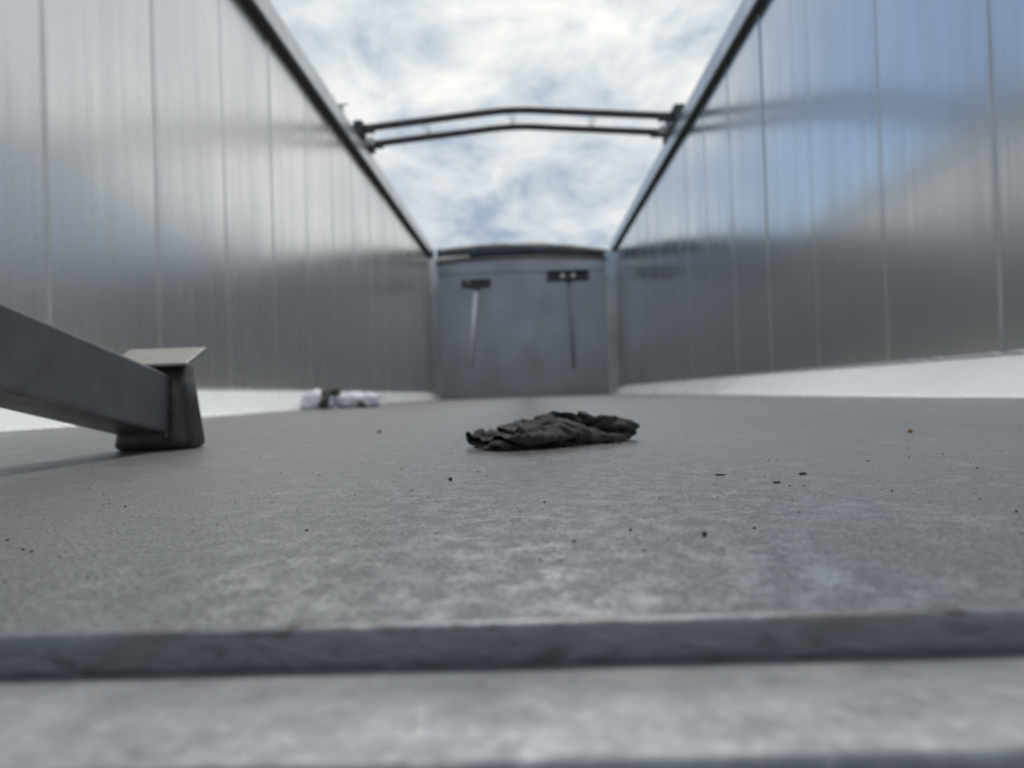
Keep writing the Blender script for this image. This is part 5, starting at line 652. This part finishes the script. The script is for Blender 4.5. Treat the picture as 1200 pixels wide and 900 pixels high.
    991,120,-1,15,-37,-9,-28,5,29,-15,-34,-6,-26,-15,17,5,21,36,-29,-23,13,-9,-11,32,-24,-19,16,5,-21,30,-24,-13,-27,8,-19,34,-27,-18,-17,-12,9,-28,-16,12,-27,1,31,-18,-9,36,-10,-9,37,-12,-9,34,8,-11,30,27,-32,26,0,-33,23,-2,-40,-3,-2,-35,-3,-12,-37,-1,7,-4,-29,29,-29,15,-26,-32,-11,5,-2,-17,36,-41,0,-6,-25,-23,25,-36,12,-25,-46,-6,-2,2,-5,-45,-30,-5,-34,-40,-24,15,27,19,31,-26,-6,34,-32,-12,24,-5,4,-37,-10,1,-32,-24,1,25,-21,-25,15,-3,9,-41,-22,-14,26,-19,8,-32,-28,-14,16,-10,-7,-32,-37,-4,19,-31,11,-20,-9,-16,-40,-33,-7,-18,-27,23,13,
    978,73,-34,-17,-28,-1,-19,-17,25,-8,20,38,-30,-23,-8,-8,-15,32,-4,21,37,-5,-14,33,-5,-21,25,-19,-22,18,-27,-10,-25,2,-19,31,-15,-31,5,-4,12,-32,4,15,-28,-35,17,-8,-22,15,-21,-13,22,-28,-12,39,-1,-15,33,25,-7,18,36,-37,8,-17,-24,26,20,-30,-18,-11,-5,39,-4,-36,3,5,-24,-28,12,-31,10,-9,-35,-13,15,-14,-28,28,-35,13,-26,-42,-11,17,-9,15,-42,-19,-1,-40,-40,-8,-25,-36,-27,-13,10,15,41,-9,3,40,-30,-11,24,-33,-12,-15,7,12,-31,-25,-7,-11,-23,-8,33,-12,-4,-39,-6,-6,39,-30,-16,-11,-4,11,-36,-31,-22,10,-4,-1,-42,-36,16,-4,-36,-8,-23,3,-16,-37,-32,-12,-8,
    926,79,-16,-7,-11,31,21,0,30,-40,3,2,-21,-6,28,-8,-14,30,-30,-15,21,-9,-19,28,13,13,34,-21,-29,-6,-2,-14,33,-27,-14,-14,-7,-25,21,-17,-21,-24,12,27,-16,12,35,-13,-5,8,-33,-23,27,-13,-38,-8,11,-36,16,2,-21,28,25,-8,30,25,-36,-13,-15,-3,35,20,-35,1,-15,4,35,14,-36,8,-9,-27,-15,15,-38,-13,12,-38,-2,-18,-38,-13,20,-24,17,-35,-44,-13,-12,1,21,-42,-42,-22,-9,-23,-7,-37,-25,-31,21,-2,20,37,-6,15,36,-32,-20,15,-1,20,-33,-17,1,-29,1,-20,32,-25,-8,-26,-25,-6,-11,-21,-8,33,-26,-10,-19,-31,-6,-27,20,8,-35,-9,-17,-37,-36,1,-20,-37,4,-14,13,-28,-18,
    922,82,31,-41,6,11,28,-4,29,-38,2,22,-6,-19,31,-40,-4,9,2,-19,33,-33,-13,14,-15,-14,27,16,-17,29,-31,-13,-16,1,-16,33,-30,-10,-16,-12,-34,6,-7,16,-34,17,32,-2,-1,17,-30,24,33,-7,-42,3,-2,-29,-14,24,-37,-7,19,-33,21,4,-16,29,21,-32,-1,-20,3,30,23,-35,10,-17,-3,30,20,-30,26,-5,-37,-4,-15,-42,-7,-5,-32,-14,28,-43,-16,-14,-19,22,-36,-23,14,-37,-35,-14,-28,-35,-15,-28,-26,-39,-7,-1,21,37,2,19,33,-11,-5,34,-32,3,-2,-10,8,-35,-16,-28,26,-7,8,-36,-15,-29,23,-13,9,-39,-22,-23,-17,-38,11,-3,-22,-18,-28,7,3,-38,1,1,-41,-15,-23,-21,-37,-1,-2,
    948,67,79,-26,20,-11,-19,-2,27,5,-10,38,-37,-3,12,-2,-24,29,-38,-1,9,-11,-14,30,0,-23,26,-25,-8,21,-9,-28,10,-29,-5,-16,-13,-18,24,-21,-25,-2,-17,-11,-26,5,23,-27,20,34,-1,35,16,1,-18,34,-13,-34,-12,22,-30,-15,25,-37,-17,6,-38,7,1,-27,23,6,-29,16,-17,-6,27,23,-30,13,-14,-9,30,21,-32,25,-7,-33,21,-20,-37,-16,-22,-46,-7,9,-45,-10,-11,-17,24,-36,-33,-6,-34,-35,-22,-20,-9,-17,-41,-29,-5,31,3,22,32,18,13,28,-17,-2,28,-18,8,-23,-27,-15,-6,-22,-13,3,-21,-16,-17,-21,-25,-12,3,18,-34,4,-23,-31,-31,7,-21,-38,1,-19,-14,-26,-21,6,9,-36,19,-24,-17,
)
def rag_points(nv):
    pts = []; acc = [0, 0, 0]
    for i in range(nv):
        for k in range(3): acc[k] += RAG[3 * i + k]
        pts.append((acc[0] / 10000, acc[1] / 10000, acc[2] / 10000))
    return pts
RX, RY = 52, 68
RAGM, t, b = mat('dark_grey_rag_cloth', (0.045, 0.043, 0.041), 0.9)
rn = noise_n(pos(t, (45, 45, 45), obj=True), 1.0, 6, 0.65, t, 0.4)
c = ramp(rn, [(0.30, (0.014, 0.0134, 0.013)), (0.52, (0.019, 0.0182, 0.0175)), (0.72, (0.062, 0.059, 0.056))], t)
c = mixc(t, ramp(noise_n(pos(t, (30, 30, 30), (1, 2, 3), True), 1.0, 3, 0.6, t), [(0.60, 0.0), (0.72, 0.5)], t), c, (0.085, 0.045, 0.034))
L(c, b.inputs['Base Color'], t); b.inputs['Sheen Weight'].default_value = 0.08
bump(t, b, noise_n(pos(t, (900, 900, 900), obj=True), 1.0, 4, 0.7, t), 0.6, 0.0006)
me = bpy.data.meshes.new('rag')
me.from_pydata(rag_points((RX + 1) * (RY + 1)), [], [(j * (RX + 1) + i, j * (RX + 1) + i + 1, (j + 1) * (RX + 1) + i + 1, (j + 1) * (RX + 1) + i) for j in range(RY) for i in range(RX)])
me.materials.append(RAGM)
for p in me.polygons: p.use_smooth = True
rag = bpy.data.objects.new('rag', me); col.objects.link(rag); rag.location = (0.0225, 0.660, 0.0002)
rag.scale = (0.97, 0.97, 0.93)
md = rag.modifiers.new('subsurf', 'SUBSURF'); md.levels = 1; md.render_levels = 1
md = rag.modifiers.new('solid', 'SOLIDIFY'); md.thickness = 0.0009; md.offset = 0
tag(rag, 'dark grey crumpled rag lying on the floor in the middle', 'rag')
bm = B()
for i in range(14):
    x, y = random.uniform(-0.075, 0.075), random.uniform(-0.05, -0.035); a = random.uniform(0, 6.28); p = [(x, y, 0.0012)]
    for k in range(4): a += random.uniform(-0.6, 0.6); p.append((p[-1][0] + 0.003 * math.cos(a), p[-1][1] + 0.0025 * math.sin(a), 0.001 + random.uniform(0, 0.0012)))
    tube(bm, p, 0.00025, 4)
th = obj('loose_threads', bm, RAGM, rag); th['kind'] = 'stuff'
